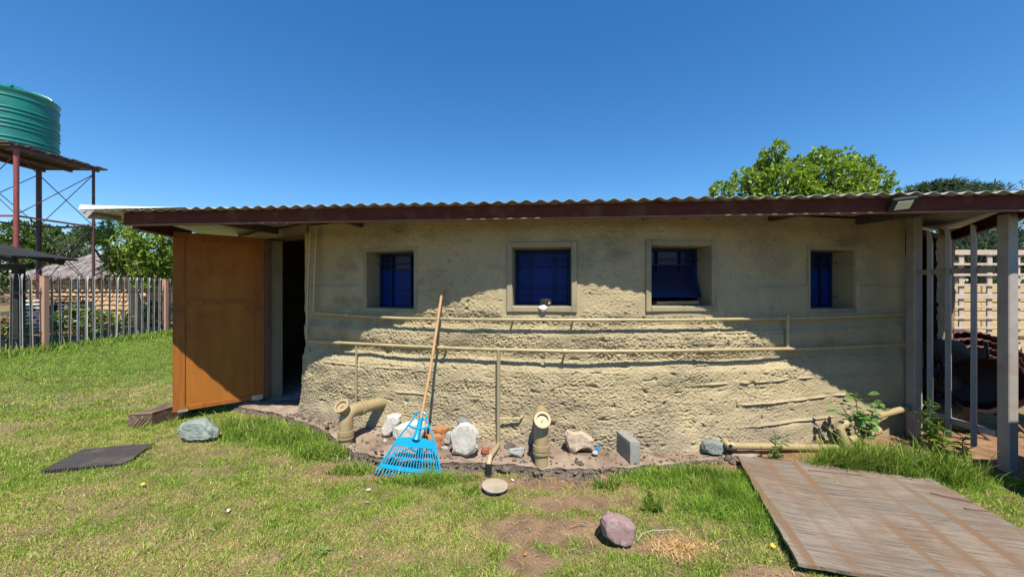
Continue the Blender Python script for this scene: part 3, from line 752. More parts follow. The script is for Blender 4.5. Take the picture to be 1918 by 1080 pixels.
def scatter_grass():
    xs = []; ys = []; ks = []
    def region(n, x0, x1, y0, y1, k):
        xs.append(RNG.uniform(x0, x1, n)); ys.append(RNG.uniform(y0, y1, n)); ks.append(np.full(n, k))
    region(330000, -3.9, 4.0, 1.75, 2.95, 0)
    region(190000, -5.2, 4.6, 2.95, 4.5, 1)
    region(190000, -11.4, -3.4, 4.0, 14, 2)
    region(60000, -6.4, -3.3, 2.4, 4.6, 1)
    x = np.concatenate(xs); y = np.concatenate(ys); k = np.concatenate(ks)
    vis = (np.abs(x) < 1.43*y + .15)
    vis &= ~((x > APR_X0 - .05) & (x < 2.05) & (y > apron_edge(x) - .02)) 
    vis &= (y < Yw(np.clip(x, -3.9, 4.1)) - .05) | (x < -3.3)
    vis &= ~((x < -3.3) & (x > -4.2) & (y > 4.9 + (-3.3 - x)))
    vis &= np.hypot(x - DC[0], y - DC[1]) > .115
    vis &= ~inpoly(x, y, BOARD, -.03); vis &= ~inpoly(x, y, MATP, -.012)
    x, y, k = x[vis], y[vis], k[vis]
    g, dry, bare, lush = cover(x, y)
    p = (.12 + .88*g) * (1 - .93*bare*(1-lush*.8))
    keep = RNG.uniform(0, 1, len(x)) < p
    x, y, k, g, dry, bare, lush = [q[keep] for q in (x, y, k, g, dry, bare, lush)]
    n = len(x)
    isdry = RNG.uniform(0, 1, n) < (.06 + .44*dry)
    h = RNG.gamma(6, 1/6, n) * (.0145 + .010*g + .026*lush*(y < 5)) * np.where(k == 2, 1.35, 1.0)
    tuft = sm(gn(x*7, y*7, 301), .12, .45); h *= 1 + .9*tuft
    h = np.where(isdry, h*.8, h)
    w = RNG.uniform(.0025, .005, n) * np.where(k == 2, 2.2, np.where(k == 1, 1.3, 1.0)) 
    lean = np.where(isdry, RNG.uniform(.55, 1.04, n), RNG.uniform(.15, .95, n))
    v = RNG.uniform(.65, 1.35, (n, 1))
    gr = np.array([.185, .31, .036]) * (1 + .25*gn(x*1.7, y*1.7, 302) + .75*np.minimum(gn(x*5, y*6, 303), .12))[:, None] * v
    yel = np.array([.31, .41, .065]) * v
    mixv = np.clip(RNG.uniform(0, 1, n)*.6 + dry*.45 - .45*lush, 0, 1)[:, None]
    gcol = gr*(1-mixv) + yel*mixv
    dcol = (np.array([.58, .49, .25]) + np.array([.02, -.05, -.02])*RNG.uniform(0, 1, (n, 1))) * RNG.uniform(.6, 1.2, (n, 1))
    col = np.where(isdry[:, None], dcol, gcol)
    blades(x, y, h, w, lean, col, 'lawn')
scatter_grass()
def litter():
    n = 26000; x = RNG.uniform(-3.5, 3.6, n); y = RNG.uniform(1.8, 3.6, n)
    g, dry, bare, lush = cover(x, y)
    ok = (RNG.uniform(0, 1, n) < .06 + .38*bare + .25*dry) & ~inpoly(x, y, BOARD, -.01) & ~inpoly(x, y, MATP, -.01) & (y < apron_edge(np.clip(x, APR_X0, APR_X1)) + .0) & (np.abs(x) < 1.43*y)
    x, y = x[ok], y[ok]; m = len(x)
    blades(x, y, RNG.uniform(.02, .075, m), RNG.uniform(.0022, .0045, m), RNG.uniform(.93, 1.06, m), np.array([.50, .39, .22])*RNG.uniform(.45, 1.2, (m, 1)), 'dry_litter')
litter()
def tall_grass(name, E, n, h0, dens_seed, wmul=1.0, tint=(1, 1, 1)):
    X = []; Y = []
    for (cx, cy, a, b) in E:
        q = RNG.normal(0, .45, (n, 2)); X.append(cx + q[:, 0]*a); Y.append(cy + q[:, 1]*b)
    x = np.concatenate(X); y = np.concatenate(Y)
    ok = gn(x*6, y*6, dens_seed) > -.18
    ok &= np.hypot(x - DC[0], y - DC[1]) > .13
    ok &= ~inpoly(x, y, BOARD, -.03); ok &= (y < Yw(np.clip(x, -3.9, 4.1)) - .12) | (x < -4.2)
    x, y = x[ok], y[ok]; m = len(x)
    h = RNG.gamma(7, 1/7, m)*h0; w = RNG.uniform(.004, .0085, m)*wmul
    v = RNG.uniform(.6, 1.4, (m, 1)); mx = RNG.uniform(0, 1, (m, 1))**1.6
    col = (np.array([.115, .215, .026])*(1-mx) + np.array([.32, .41, .07])*mx) * v * np.array(tint)
    dr = RNG.uniform(0, 1, m) < .05; col[dr] = np.array([.42, .35, .17])
    return blades(x, y, h, w, RNG.uniform(.1, .85, m), col, name)
tall_grass('long_grass', [(-2.2, 3.62, .38, .13), (-2.85, 3.98, .3, .14), (-1.68, 3.30, .24, .09), (-2.55, 3.78, .36, .15)], 2300, .085, 311)
tall_grass('long_grass', [(2.80, 3.02, .30, .09), (3.05, 3.02, .42, .13), (2.8, 2.97, .5, .10), (3.35, 2.92, .3, .14)], 3600, .15, 312)
tall_grass('long_grass', [(1.2, 2.93, .35, .07), (1.55, 2.95, .3, .10), (.75, 2.78, .2, .05), (-.75, 2.84, .3, .04), (-.2, 2.7, .2, .07), (.95, 2.5, .06, .05), (-1.3, 3.0, .2, .06)], 650, .065, 313)
tall_grass('long_grass', [(-11.1, 8, .5, 2.0), (-11.1, 10.5, .5, 2.0), (-11.1, 12.5, .5, 2.0)], 1500, .15, 314, 3.0)

# ---------------------------------------------------------------- foliage helper
def leaves(name, P, D, size, wr, colA, colB, parent=None, droop=.25, mat='leaf', shade=None):
    n = len(P); D = D / (np.linalg.norm(D, axis=1, keepdims=True) + 1e-9)
    up = RNG.normal(0, .5, (n, 3)) + np.array([0, 0, 1.0])
    S = np.cross(D, up); S /= np.linalg.norm(S, axis=1, keepdims=True) + 1e-9
    Nn = np.cross(S, D)
    L = (size * RNG.uniform(.6, 1.25, n))[:, None]; W = L*wr/2
    b = P; t = P + D*L - np.array([0, 0, 1.0])*L*droop*RNG.uniform(.2, 1, (n, 1)); m = P + D*L*.48 - Nn*L*.06
    V = np.stack([b, m - S*W + Nn*L*.05, t, m + S*W + Nn*L*.05], 1).reshape(-1, 3)
    Q = np.arange(n)[:, None]*4 + np.arange(4)[None, :]
    f = RNG.uniform(0, 1, (n, 1)); C = np.array(colA)*(1-f) + np.array(colB)*f; C *= RNG.uniform(.75, 1.25, (n, 1))
    return link_mesh(name, V, Q, M[mat], parent, False, np.repeat(np.clip(C, .004, 1), 4, 0))
def blob_points(blobs, per_area, shell=.55):
    T = []; O = []
    for (c, r) in blobs:
        r = np.array(r if isinstance(r, (tuple, list)) else (r, r, r), float); n = int(per_area * (r.mean()**2)) + 4
        d = RNG.normal(0, 1, (n, 3)); d /= np.linalg.norm(d, axis=1, keepdims=True)
        k = RNG.uniform(shell, 1.0, (n, 1))**.6
        lump = 1 + .22*gn(d[:, 0]*3 + c[0], d[:, 2]*3 + d[:, 1]*2 + c[2], 401)[:, None]
        T.append(np.array(c) + d*r*k*lump); O.append(d)
    return np.concatenate(T), np.concatenate(O)
def rosettes(T, O, k, spread):
    P = np.repeat(T, k, 0); D = np.repeat(O, k, 0)*.7 + RNG.normal(0, spread, (len(T)*k, 3)) + np.array([0, 0, .25])
    return P, D
def tree(name, base, label, blobs, trunk_r, leafsize, wr, cA, cB, per_area, k, spread=.8, bark='bark', limb_r=.05, droop=.25, trunk_top=None, group=None, shell=.5):
    t = thing(name, base, label, 'tree', group)
    base = Vector(base); mb = MB()
    cen = sum((Vector(b[0]) for b in blobs), Vector())/len(blobs)
    top = Vector(trunk_top) if trunk_top else base.lerp(Vector((cen.x, cen.y, min(b[0][2] for b in blobs))), .75)
    mid = base.lerp(top, .5) + Vector((.1, .06, 0))
    mb.tube([base - Vector((0, 0, .1)), mid, top], [trunk_r*1.2, trunk_r*.95, trunk_r*.75], 9)
    for (c, r) in blobs:
        c = Vector(c); q = top.lerp(c, .5) + Vector((random.uniform(-.15, .15), random.uniform(-.15, .15), random.uniform(-.1, .15)))
        mb.tube([top, q, c], [limb_r, limb_r*.7, limb_r*.3], 6)
        for _ in range(4):
            e = c + Vector((random.uniform(-1, 1), random.uniform(-1, 1), random.uniform(-.6, 1)))*(r[0] if isinstance(r, (tuple, list)) else r)*.8
            mb.tube([q.lerp(c, .6), e], [limb_r*.4, limb_r*.12], 5)
    mb.build('trunk', M[bark], t, True)
    T, O = blob_points(blobs, per_area, shell); P, D = rosettes(T, O, k, spread)
    leaves('crown', P, D, leafsize, wr, cA, cB, t, droop)
    return t

# ---------------------------------------------------------------- background: trees, hut, tower, fence
def bl(u, v, d, r, dj=0.0):
    p = dp(u, v, d + dj); return ((p.x, p.y, p.z), r)
D1 = 9.5; s1 = D1/F
tree('broadleaf_tree', (dp(1510, 540, D1).x, D1, 0), 'bright green broad leaved tree rising behind the corrugated roof',
     [bl(1450, 288, D1, 22*s1), bl(1440, 305, D1, 22*s1, .2), bl(1475, 352, D1, 48*s1, -.3), bl(1395, 352, D1, 34*s1), bl(1535, 318, D1, 36*s1, -.2), bl(1572, 304, D1, 27*s1, .3), bl(1530, 294, D1, 16*s1), bl(1605, 322, D1, 28*s1), bl(1640, 346, D1, 26*s1, -.2),
      bl(1422, 334, D1, 28*s1, .3), bl(1495, 318, D1, 24*s1, .2), bl(1555, 360, D1, 60*s1, -.4), bl(1460, 395, D1, 70*s1), bl(1600, 395, D1, 65*s1), bl(1530, 430, D1, 90*s1), bl(1350, 362, D1, 20*s1)],
     .16, .135, .40, (.065, .125, .018), (.32, .44, .06), 620, 7, .85, limb_r=.06)
D2 = 30; s2 = D2/F
def cedar(base, label, tiers, group=None):
    t = thing('cedar_tree', base, label, 'tree', group); mb = MB()
    zt = max(q[0][2] for q in tiers); mb.tube([Vector(base), Vector((base[0], base[1], zt))], [.4, .08], 8); mb.build('trunk', M['bark_grey'], t)
    T = []; O = []
    for (c, rx, rz) in tiers:
        n = int(rx*300); q = RNG.normal(0, .42, (n, 3)); T.append(np.array(c) + q*np.array([rx, rx*.7, rz])); 
        d = q.copy(); d[:, 2] = np.abs(d[:, 2])*.2 + .05; O.append(d + np.array([.25, 0, .05]))
    P, D = rosettes(np.concatenate(T), np.concatenate(O), 4, .5)
    leaves('crown', P, D, .42, .2, (.045, .075, .055), (.075, .115, .085), t, .0)
    return t
def tp(u, v, d, rx, rz): p = dp(u, v, d); return ((p.x, p.y, p.z), rx*d/F, rz*d/F)
cedar((dp(1790, 540, D2).x, D2, 0), 'dark flat topped cedar far behind the right end of the roof',
      [tp(1762, 349, D2, 40, 4), tp(1735, 358, D2, 32, 5), tp(1820, 356, D2, 44, 4), tp(1790, 366, D2, 70, 6), tp(1760, 390, D2, 70, 12), tp(1840, 400, D2, 60, 12), tp(1800, 420, D2, 90, 14)])
cedar((dp(1845, 540, 22).x, 22, 0), 'dark conifer seen under the roof above the timber lattice',
      [tp(1830, 455, 22, 60, 12), tp(1880, 445, 22, 50, 12), tp(1850, 475, 22, 110, 14), tp(1800, 470, 22, 50, 10), tp(1860, 500, 22, 120, 22)])

D3 = 13.2; s3 = D3/F
tree('feathery_tree', (dp(250, 540, D3).x, D3, 0), 'loose feathery green tree with dark leaning trunk behind the palisade fence',
     [bl(225, 455, D3, 36*s3), bl(275, 445, D3, 42*s3, -.3), bl(300, 480, D3, 44*s3), bl(245, 490, D3, 36*s3, .3), bl(205, 425, D3, 22*s3), bl(190, 440, D3, 20*s3, .4), bl(285, 510, D3, 34*s3), bl(330, 450, D3, 40*s3, .2), bl(215, 500, D3, 22*s3), bl(160, 440, D3, 18*s3, .4), bl(330, 500, D3, 40*s3, .5)],
     .16, .16, .28, (.09, .16, .028), (.30, .41, .065), 380, 8, 1.0, limb_r=.05, trunk_top=tuple(dp(243, 520, D3)), shell=.2)
D4 = 22; s4 = D4/F
tree('leafy_tree', (dp(60, 540, D4).x, D4, 0), 'dark green tree far left behind the water tower',
     [bl(15, 450, D4, 36*s4), bl(60, 455, D4, 40*s4), bl(105, 465, D4, 32*s4), bl(30, 490, D4, 45*s4), bl(90, 495, D4, 40*s4), bl(130, 445, D4, 20*s4)],
     .25, .30, .34, (.045, .085, .018), (.11, .17, .035), 130, 8, .9, limb_r=.09)
tree('grey_leaved_tree', (dp(135, 540, 19).x, 19, 0), 'thin grey green tree between the hut roof and the feathery tree',
     [bl(135, 470, 19, 24*19/F), bl(165, 455, 19, 24*19/F), bl(120, 455, 19, 18*19/F), bl(150, 430, 19, 12*19/F), bl(175, 480, 19, 18*19/F)],
     .12, .2, .24, (.06, .095, .05), (.12, .16, .08), 150, 8, .9, limb_r=.05, shell=.2)
for i, (u, d, h, r, lab) in enumerate(((115, 11.9, .75, .55, 'green shrub behind the fence in front of the white slats'), (180, 12.4, .8, .6, 'green shrub behind the fence under the hut wall'),
                                     (215, 12.6, .7, .5, 'low green shrub behind the fence beside the leaning trunk'), (12, 10.2, .6, .6, 'green shrub behind the fence at the far left edge'),
                                     (290, 14.5, 1.0, .8, 'dark shrub behind the fence beyond the pink end post'), (148, 12.3, 1.1, .45, 'tall thin shrub behind the fence beside the rear tower post'), (50, 15.5, .9, .7, 'shrub in the deep shade below the lean-to roof'))):
    p = dp(u, 540, d); t = thing('shrub', (p.x, d, 0), lab, 'shrub', 'shrubs behind the palisade fence')
    T, O = blob_points([((p.x, d, h*.45), (r, r, h*.5)), ((p.x+.2, d-.1, h*.7), (r*.6, r*.6, h*.35))], 320, .3); P, D = rosettes(T, O, 5, .9)
    leaves('foliage', P, D, .13, .4, (.05, .10, .02), (.15, .23, .045), t)
    mb = MB(); mb.tube([(p.x, d, -.05), (p.x+.05, d, h*.6)], [.03, .012], 6); mb.build('stem', M['bark'], t)

T = []; O = []
xs_ = np.arange(-75, -14, 1.1)
TL = [((float(x_), 36 + 3*math.sin(x_*1.7), 1.6 + .9*math.sin(x_*.9+1) ), (1.5, 1.2, 2.3 + .9*math.sin(x_*.53))) for x_ in xs_] + [((float(x_), 34 + 2*math.sin(x_), 1.6), (1.5, 1.2, 2.4)) for x_ in np.arange(28, 62, 1.2)]
T, O = blob_points(TL, 26, .5); P, D = rosettes(T, O, 6, .9)
kind(leaves('far_wood', P, D, .5, .4, (.035, .065, .018), (.08, .12, .03)), 'stuff')
# stone hut
hd = 16.0
xl, xr = dp(45, 540, hd).x, dp(268, 540, hd).x; zt = dp(0, 519, hd).z
hut = thing('stone_hut', ((xl+xr)/2, hd+1.5, 0), 'low hut of tan stones with grey weathered roof beyond the fence', 'hut')
mb = MB(); mb.box((xl, hd, -.1), (xr, hd+3.2, zt)); hw = mb.build('wall', M['mortar'], hut)
stones = []
for q in range(5):
    bm = bmesh.new(); bmesh.ops.create_icosphere(bm, subdivisions=1, radius=1)
    for v_ in bm.verts: v_.co *= random.uniform(.8, 1.15)
    me = bpy.data.meshes.new('stone'); bm.to_mesh(me); bm.free(); me.materials.append(M['hut_stone']); stones.append(me)
z = .12; row = 0
while z < zt - .08:
    x = xl + .15 + (row % 2)*.12
    hgt = random.uniform(.17, .23)
    while x < xr - .1:
        wd = random.uniform(.24, .42)
        o = bpy.data.objects.new('stone', random.choice(stones)); COL.objects.link(o)
        place(o, (x + wd/2, hd - .01, z + hgt/2 + random.uniform(-.02, .02)), hw); o.scale = (wd*.56, .07, hgt*.56); o.rotation_euler = (0, random.uniform(-.2, .2), 0)
        x += wd
    z += hgt; row += 1
ridge = dp(0, 478, hd+1.6).z
mb = MB()
x0, x1 = xl - .25, xr + .4; nst = 150
rid0, rid1 = xl + 1.3, xr - .4
for i in range(nst):                       # bundles of thatch laid up the slope
    a = x0 + (x1-x0)*i/nst; b2 = a + (x1-x0)/nst*1.25; fa = rid0 + (rid1-rid0)*i/nst
    dz = random.uniform(-.07, .07); y0 = hd - .35 + random.uniform(-.05, .05)
    p0 = Vector((a, y0, zt-.06+dz)); p1 = Vector((fa, hd+1.6, ridge+dz)); wv = Vector((b2-a, 0, 0)); wv2 = wv*.9
    nrm = Vector((0, -.3, .06))
    mb.add([p0, p0+wv, p1+wv2, p1, p0+Vector((0, 0, .07)), p0+wv+Vector((0, .01, .05)), p1+wv2+Vector((0, 0, .05)), p1+Vector((0, 0, .07))], [(0,3,2,1),(4,5,6,7),(0,1,5,4),(1,2,6,5),(2,3,7,6),(3,0,4,7)])
mb.add([(x0, hd+3.5, zt-.06), (x1, hd+3.5, zt-.06), (rid1, hd+1.62, ridge), (rid0, hd+1.62, ridge)], [(0, 1, 2, 3)])
mb.add([(x0+.02, hd-.33, zt-.07), (x0+.02, hd+3.5, zt-.07), (rid0, hd+1.6, ridge-.01)], [(0, 1, 2)])
mb.build('roof', M['shingle'], hut)
mb = MB(); mb.bar((x0+.1, hd-.16, zt-.05), (x1-.1, hd-.16, zt-.05), .1, .1); mb.build('eave_pole', M['shed_dark'], hut)

# whitewashed slats and stacked boards behind the fence
for (u0, u1, d, zlo, n_, lab) in ((36, 82, 11.2, .20, 9, 'white slatted crate side leaning behind the dark shed post'), (108, 176, 13.0, .35, 6, 'white slatted rack standing below the hut wall behind the fence')):
    a = dp(u0, 540, d); b = dp(u1, 540, d)
    t = thing('slatted_rack', ((a.x+b.x)/2, d, 0), lab, 'rack', 'white slatted racks')
    for k in range(n_):
        mb = MB(); z = zlo + k*.115; mb.bar((a.x, d, z), (b.x, d+.03, z+.03), .025, .055); mb.build('slat', M['white_wood'], t)
    for x in (a.x+.1, b.x-.1):
        mb = MB(); mb.box((x-.03, d+.03, 0), (x+.03, d+.09, zlo+n_*.115)); mb.build('upright', M['shed_dark'], t)
a = dp(0, 540, 12.6); b = dp(165, 540, 13.6)
t = thing('timber_stack', ((a.x+b.x)/2, 13, 0), 'stack of reddish boards on the ground behind the fence at left', 'timber')
for k, (z, w, m) in enumerate(((.95, .10, 'rust'), (1.10, .05, 'plank'), (1.2, .06, 'rust'), (.35, .16, 'rust'), (.62, .12, 'plank'))):
    mb = MB(); mb.bar((a.x-.6, 12.9, z), (b.x-(k % 2)*.5, 13.7, z), .35, w); mb.build('board', M[m], t)
for x in (a.x+.2, b.x-.9):
    mb = MB(); mb.box((x-.06, 13.15, 0), (x+.06, 13.5, .9)); mb.build('trestle', M['shed_dark'], t)

# dark lean-to at the far left
t = thing('lean_to', (-13.4, 9.4, 0), 'dark open lean-to with sloping plank roof at the left edge', 'shed')
mb = MB()
for k in range(5):                         # roof boards falling to the right
    y0 = 8.75 + k*.27; e = random.uniform(-.05, .05); zt_ = random.uniform(0, .02)
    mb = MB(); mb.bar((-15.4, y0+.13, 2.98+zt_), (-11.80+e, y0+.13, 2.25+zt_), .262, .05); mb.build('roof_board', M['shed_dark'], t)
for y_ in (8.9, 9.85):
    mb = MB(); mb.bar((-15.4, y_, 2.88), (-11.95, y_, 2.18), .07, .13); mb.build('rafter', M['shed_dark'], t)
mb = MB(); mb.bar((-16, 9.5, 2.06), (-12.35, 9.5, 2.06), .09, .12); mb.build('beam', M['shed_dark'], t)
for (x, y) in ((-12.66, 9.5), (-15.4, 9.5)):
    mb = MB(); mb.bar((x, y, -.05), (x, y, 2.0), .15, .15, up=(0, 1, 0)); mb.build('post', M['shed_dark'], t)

# water tower
TX0, TX1, TY0, TY1, TZ = -15.60, -13.80, 10.30, 12.2, 5.47
tw = thing('tank_stand', ((TX0+TX1)/2, (TY0+TY1)/2, 0), 'tall red steel stand with plank deck carrying the green water tank', 'tower')
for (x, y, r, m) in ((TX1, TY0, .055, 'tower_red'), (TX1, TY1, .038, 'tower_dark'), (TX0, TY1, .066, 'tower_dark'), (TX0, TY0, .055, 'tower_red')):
    mb = MB(); mb.tube([(x, y, -.05), (x, y, TZ-.08)], r, 14); mb.build('post', M[m], tw, True)
for z in (3.52,):
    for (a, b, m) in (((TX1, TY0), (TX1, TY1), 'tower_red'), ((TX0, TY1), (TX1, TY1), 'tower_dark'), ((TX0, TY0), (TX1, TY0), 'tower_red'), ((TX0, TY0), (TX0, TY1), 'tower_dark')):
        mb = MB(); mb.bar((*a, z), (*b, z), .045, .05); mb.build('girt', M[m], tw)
for (a, b) in (((TX1, TY0), (TX1, TY1)), ((TX0, TY1), (TX1, TY1)), ((TX0, TY0), (TX1, TY0)), ((TX0, TY0), (TX0, TY1))):
    for (z0, z1) in ((3.55, 5.25), (1.5, 3.5)):
        for (p, q) in ((a, b), (b, a)):
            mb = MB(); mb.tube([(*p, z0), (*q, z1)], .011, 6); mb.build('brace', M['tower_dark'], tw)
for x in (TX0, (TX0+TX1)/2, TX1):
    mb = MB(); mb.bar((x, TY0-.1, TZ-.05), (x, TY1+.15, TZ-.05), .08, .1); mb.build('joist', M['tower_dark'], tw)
nb = 14
for k in range(nb):
    y = TY0 - .15 + (TY1 - TY0 + .35)*k/(nb-1); e = random.uniform(-.08, .08)
    mb = MB(); mb.bar((TX0-.3+e, y, TZ+.028), (TX1+.14+e*.8, y+random.uniform(-.01, .01), TZ+.026+random.uniform(-.006, .006)), .148, .045); mb.build('plank', M['plank'], tw)
tc = Vector((-15.08, 11.2, TZ+.052))
tk = thing('water_tank', tc, 'round green plastic water tank with ribs on the tall stand', 'water tank')
prof = [(.86, 0)]; z = 0
H = 1.76; R_ = .88
for z0 in (.10, .22, .34, .62, .74, .86, 1.06, 1.18, 1.52):
    prof += [(R_, z0-.028), (R_+.022, z0-.008), (R_+.022, z0+.008), (R_, z0+.028)]
prof += [(R_, H-.10), (R_+.03, H-.06), (R_+.03, H-.02), (R_-.03, H), (R_-.12, H+.07), (R_*.6, H+.15), (.32, H+.20), (0.0, H+.21)]
mb = MB(); mb.lathe(prof, 56, Matrix.Translation(tc)); mb.build('tank_body', M['tank'], tk, True)
mb = MB(); mb.lathe([(.26, H+.19), (.27, H+.25), (.22, H+.28), (0, H+.29)], 28, Matrix.Translation(tc)); mb.build('lid', M['tank'], tk, True)
for a_ in range(6):
    an = a_*PI/3 + .35; c_, s_ = math.cos(an), math.sin(an)
    mb = MB(); pp = [tc + Vector((c_*r, s_*r, z)) for r, z in ((.34, H+.215), (.53, H+.185), (.76, H+.10), (.86, H+.02))]
    mb.tube(pp, .028, 7); mb.build('roof_rib', M['tank'], tk, True)

# palisade fence along the left boundary
FX = -11.45
fence = thing('palisade_fence', (FX, 10.6, 0), 'rusty pale grey palisade fence with pinkish posts along the left of the lawn', 'fence')
def pale_mesh():
    mb = MB(); h = 1.80; w = .025
    sec = [(-w, .012), (-w*.35, -.010), (w*.35, -.010), (w, .012)]
    th = .003; zs = [0, h-.16]
    vs = []; fs = []
    for z in zs:
        for (x, y) in sec: vs.append((y, x, z))
    for i in range(3): fs.append((i, i+1, 4+i+1, 4+i))
    # forked head
    k = len(vs); vs += [(.012, -w*1.9, h), (-.004, -w*1.0, h-.005), (-.010, 0, h-.11), (-.004, w*1.0, h-.005), (.012, w*1.9, h)]
    fs += [(4, 5, k+2, k+1, k), (6, 7, k+4, k+3, k+2), (5, 6, k+2)]
    mb.add(vs, fs); return mb
pm = pale_mesh()
first = None; y = 7.3; i = 0
POSTS = [6.0, 9.06, 12.22, 15.4]
while y < 16.2:
    if min(abs(y - q) for q in POSTS) > .09:
        if first is None:
            first = pm.build('pale', M['pale_steel'], fence); bx = first.data
            md = first.modifiers.new('thickness', 'SOLIDIFY'); md.thickness = .004
            place(first, (FX+.03, y, .04), fence)
            pale2 = first.data.copy(); pale2.materials[0] = M['pale_rusty']; pale3 = first.data.copy(); pale3.materials[0] = M['pale_white']
        else:
            c_ = copy_part(first, (FX+.03, y, .04), fence, rot=(random.uniform(-.014, .014), random.uniform(-.012, .012), random.uniform(-.2, .2)))
            q_ = random.random()
            if q_ > .45: c_.data = pale2 if q_ < .78 else pale3
    y += .187; i += 1
for q in POSTS:
    mb = MB(); mb.box((FX-.06, q-.055, -.05), (FX+.06, q+.055, 1.80), None, .006); p_ = mb.build('post', M['pink_post'], fence)
    mb = MB(); mb.box((FX-.066, q-.061, 1.801), (FX+.066, q+.061, 1.815)); mb.build('post_cap', M['pink_post'], p_)
for z in (1.40, .42):
    mb = MB(); mb.bar((FX-.01, 6.0, z), (FX-.01, 16.2, z), .04, .045); mb.build('rail', M['rust'], fence)
y = 6.2
while y < 15.8:
    mb = MB(); z1 = .30 + random.uniform(-.04, .04); mb.bar((FX-.05, y, z1/2), (FX-.05-random.uniform(0, .02), y+.72, z1/2), .006, z1); mb.build('base_sheet', M['sheet_grey'], fence); y += .74

# ---------------------------------------------------------------- right side: porch screen, wall stub, lattice
scr = thing('steel_screen', (4.07, 3.4, 0), 'grey painted steel pale screen between two square posts under the roof end', 'fence')
for (y, w, z1, px_) in ((3.74, .085, 2.21, 4.065), (3.05, .08, 2.11, 4.085)):
    mb = MB(); mb.box((px_-w/2, y-w/2, -.05), (px_+w/2, y+w/2, z1), None, .006); mb.build('post', M['grey_steel'], scr)
sp = None
for y in (3.60, 3.45, 3.26):
    if sp is None:
        mb = MB(); h0, h1, w = .12, 2.06, .052
        sec = [(-.010, -w), (.010, -w*.4), (.010, w*.4), (-.010, w)]
        vs = [(x, yy, z) for z in (0, h1-h0-.12) for (x, yy) in sec]; k = 8; hh = h1-h0
        vs += [(-.01, -w*1.1, hh), (.006, -w*.5, hh-.01), (.008, 0, hh-.08), (.006, w*.5, hh-.01), (-.01, w*1.1, hh)]
        fs = [(i, i+1, 5+i, 4+i) for i in range(3)] + [(4, 5, k+2, k+1, k), (6, 7, k+4, k+3, k+2), (5, 6, k+2)]
        mb.add(vs, fs, Matrix.Rotation(math.radians(-62), 4, 'Z')); sp = mb.build('pale', M['grey_steel'], scr)
        md = sp.modifiers.new('thickness', 'SOLIDIFY'); md.thickness = .005
        place(sp, (4.055, y, .12), scr)
    else: copy_part(sp, (4.055, y, .12), scr)
for z in (1.66, .275):
    mb = MB(); mb.bar((4.085, 3.11, z), (4.085, 3.68, z), .04, .05, .003); mb.build('rail', M['grey_steel'], scr)
mb = MB(); mb.box((4.14, 3.02, 1.08), (4.20, 3.10, 1.11)); mb.build('hinge', M['rust'], scr)

# brown wall stub, gap and stones beyond the screen
def lump_wall(x0, y0, x1, y1, z1, mat, name, thick=.35, amp=.03, seed=501):
    L = math.hypot(x1-x0, y1-y0); n1 = int(L/.025)+2; n2 = int(z1/.025)
    S, Z = np.meshgrid(np.linspace(0, L, n1), np.linspace(-.05, z1, n2)); tx, ty = (x1-x0)/L, (y1-y0)/L
    d = amp*(np.abs(gn(S*9, Z*11, seed))*1.4 + .8*gn(S*2.5, Z*2.5, seed+1) + .5*np.abs(gn(S*22, Z*25, seed+2)))
    V = np.stack([x0 + tx*S + ty*d, y0 + ty*S - tx*d, Z], -1).reshape(-1, 3)
    i = np.arange(n2-1)[:, None]*n1 + np.arange(n1-1)[None, :]; Q = np.stack([i, i+1, i+n1+1, i+n1], -1).reshape(-1, 4)
    return link_mesh(name, V, Q, M[mat], house, True)
lump_wall(4.72, 4.12, 5.32, 4.46, 2.17, 'brown_plaster', 'wall')
lump_wall(5.32, 4.46, 5.46, 6.6, 2.14, 'plaster', 'wall', seed=521)
mb = MB(); mb.bar((4.16, 4.12, 1.12), (6.0, 5.22, 1.13), .08, 2.25); mb.build('recess_wall', M['deep_shade'], house)  # near-black sheet closes the gap with painted shade

def rock_mesh(size, seed, planes=11, noise=.05, rnd=.12, sub=4):
    rs = np.random.default_rng(seed)
    bm = bmesh.new(); bmesh.ops.create_icosphere(bm, subdivisions=sub, radius=1)
    V = np.array([q.co[:] for q in bm.verts]); Fc = [[q.index for q in f.verts] for f in bm.faces]; bm.free()
    nrm = rs.normal(0, 1, (planes, 3)); nrm /= np.linalg.norm(nrm, axis=1, keepdims=True); dd = rs.uniform(.50, .95, planes)
    dots = V @ nrm.T; r = np.where(dots > .05, dd/np.maximum(dots, .05), 9)
    kk = 42.0 if rnd < .1 else 16.0
    r = np.minimum(r, 1.25); rr = -np.log(np.exp(-kk*r).sum(1) + np.exp(-kk*1.12))/kk
    P = V * rr[:, None]
    nz = .5*(gn(P[:, 0]*2.3+seed, P[:, 1]*2.3+P[:, 2]*1.7, seed) + gn(P[:, 2]*2.6, P[:, 0]*2.1-P[:, 1]*1.9, seed+1)) + .35*np.abs(gn(P[:, 0]*6+P[:, 2]*3, P[:, 1]*6-P[:, 2]*4, seed+2)) + .22*gn(P[:, 0]*14+P[:, 1]*5, P[:, 2]*14-P[:, 1]*6, seed+3)
    P = P * (1 + noise*2*nz)[:, None]
    P = P / (np.abs(P).max(0)*2) * np.array(size)
    return P, Fc
def rock(name, w, size, seed, mat, label=None, rot=0.0, tilt=(0, 0), group=None, planes=11, noise=.05, rnd=.05, cat='stone', sub=4, sink=.015):
    P, Fc = rock_mesh(size, seed, planes, noise, rnd, sub)
    R = np.array((Matrix.Rotation(rot, 3, 'Z') @ Matrix.Rotation(tilt[0], 3, 'X') @ Matrix.Rotation(tilt[1], 3, 'Y')))
    P = P @ R.T; P[:, 2] -= P[:, 2].min() + sink
    o = link_mesh(name, P + np.array(w), Fc, M[mat], None, True)
    if label: tag(o, label, cat, group)
    return o
G1 = 'stones heaped under the brown wall stub'
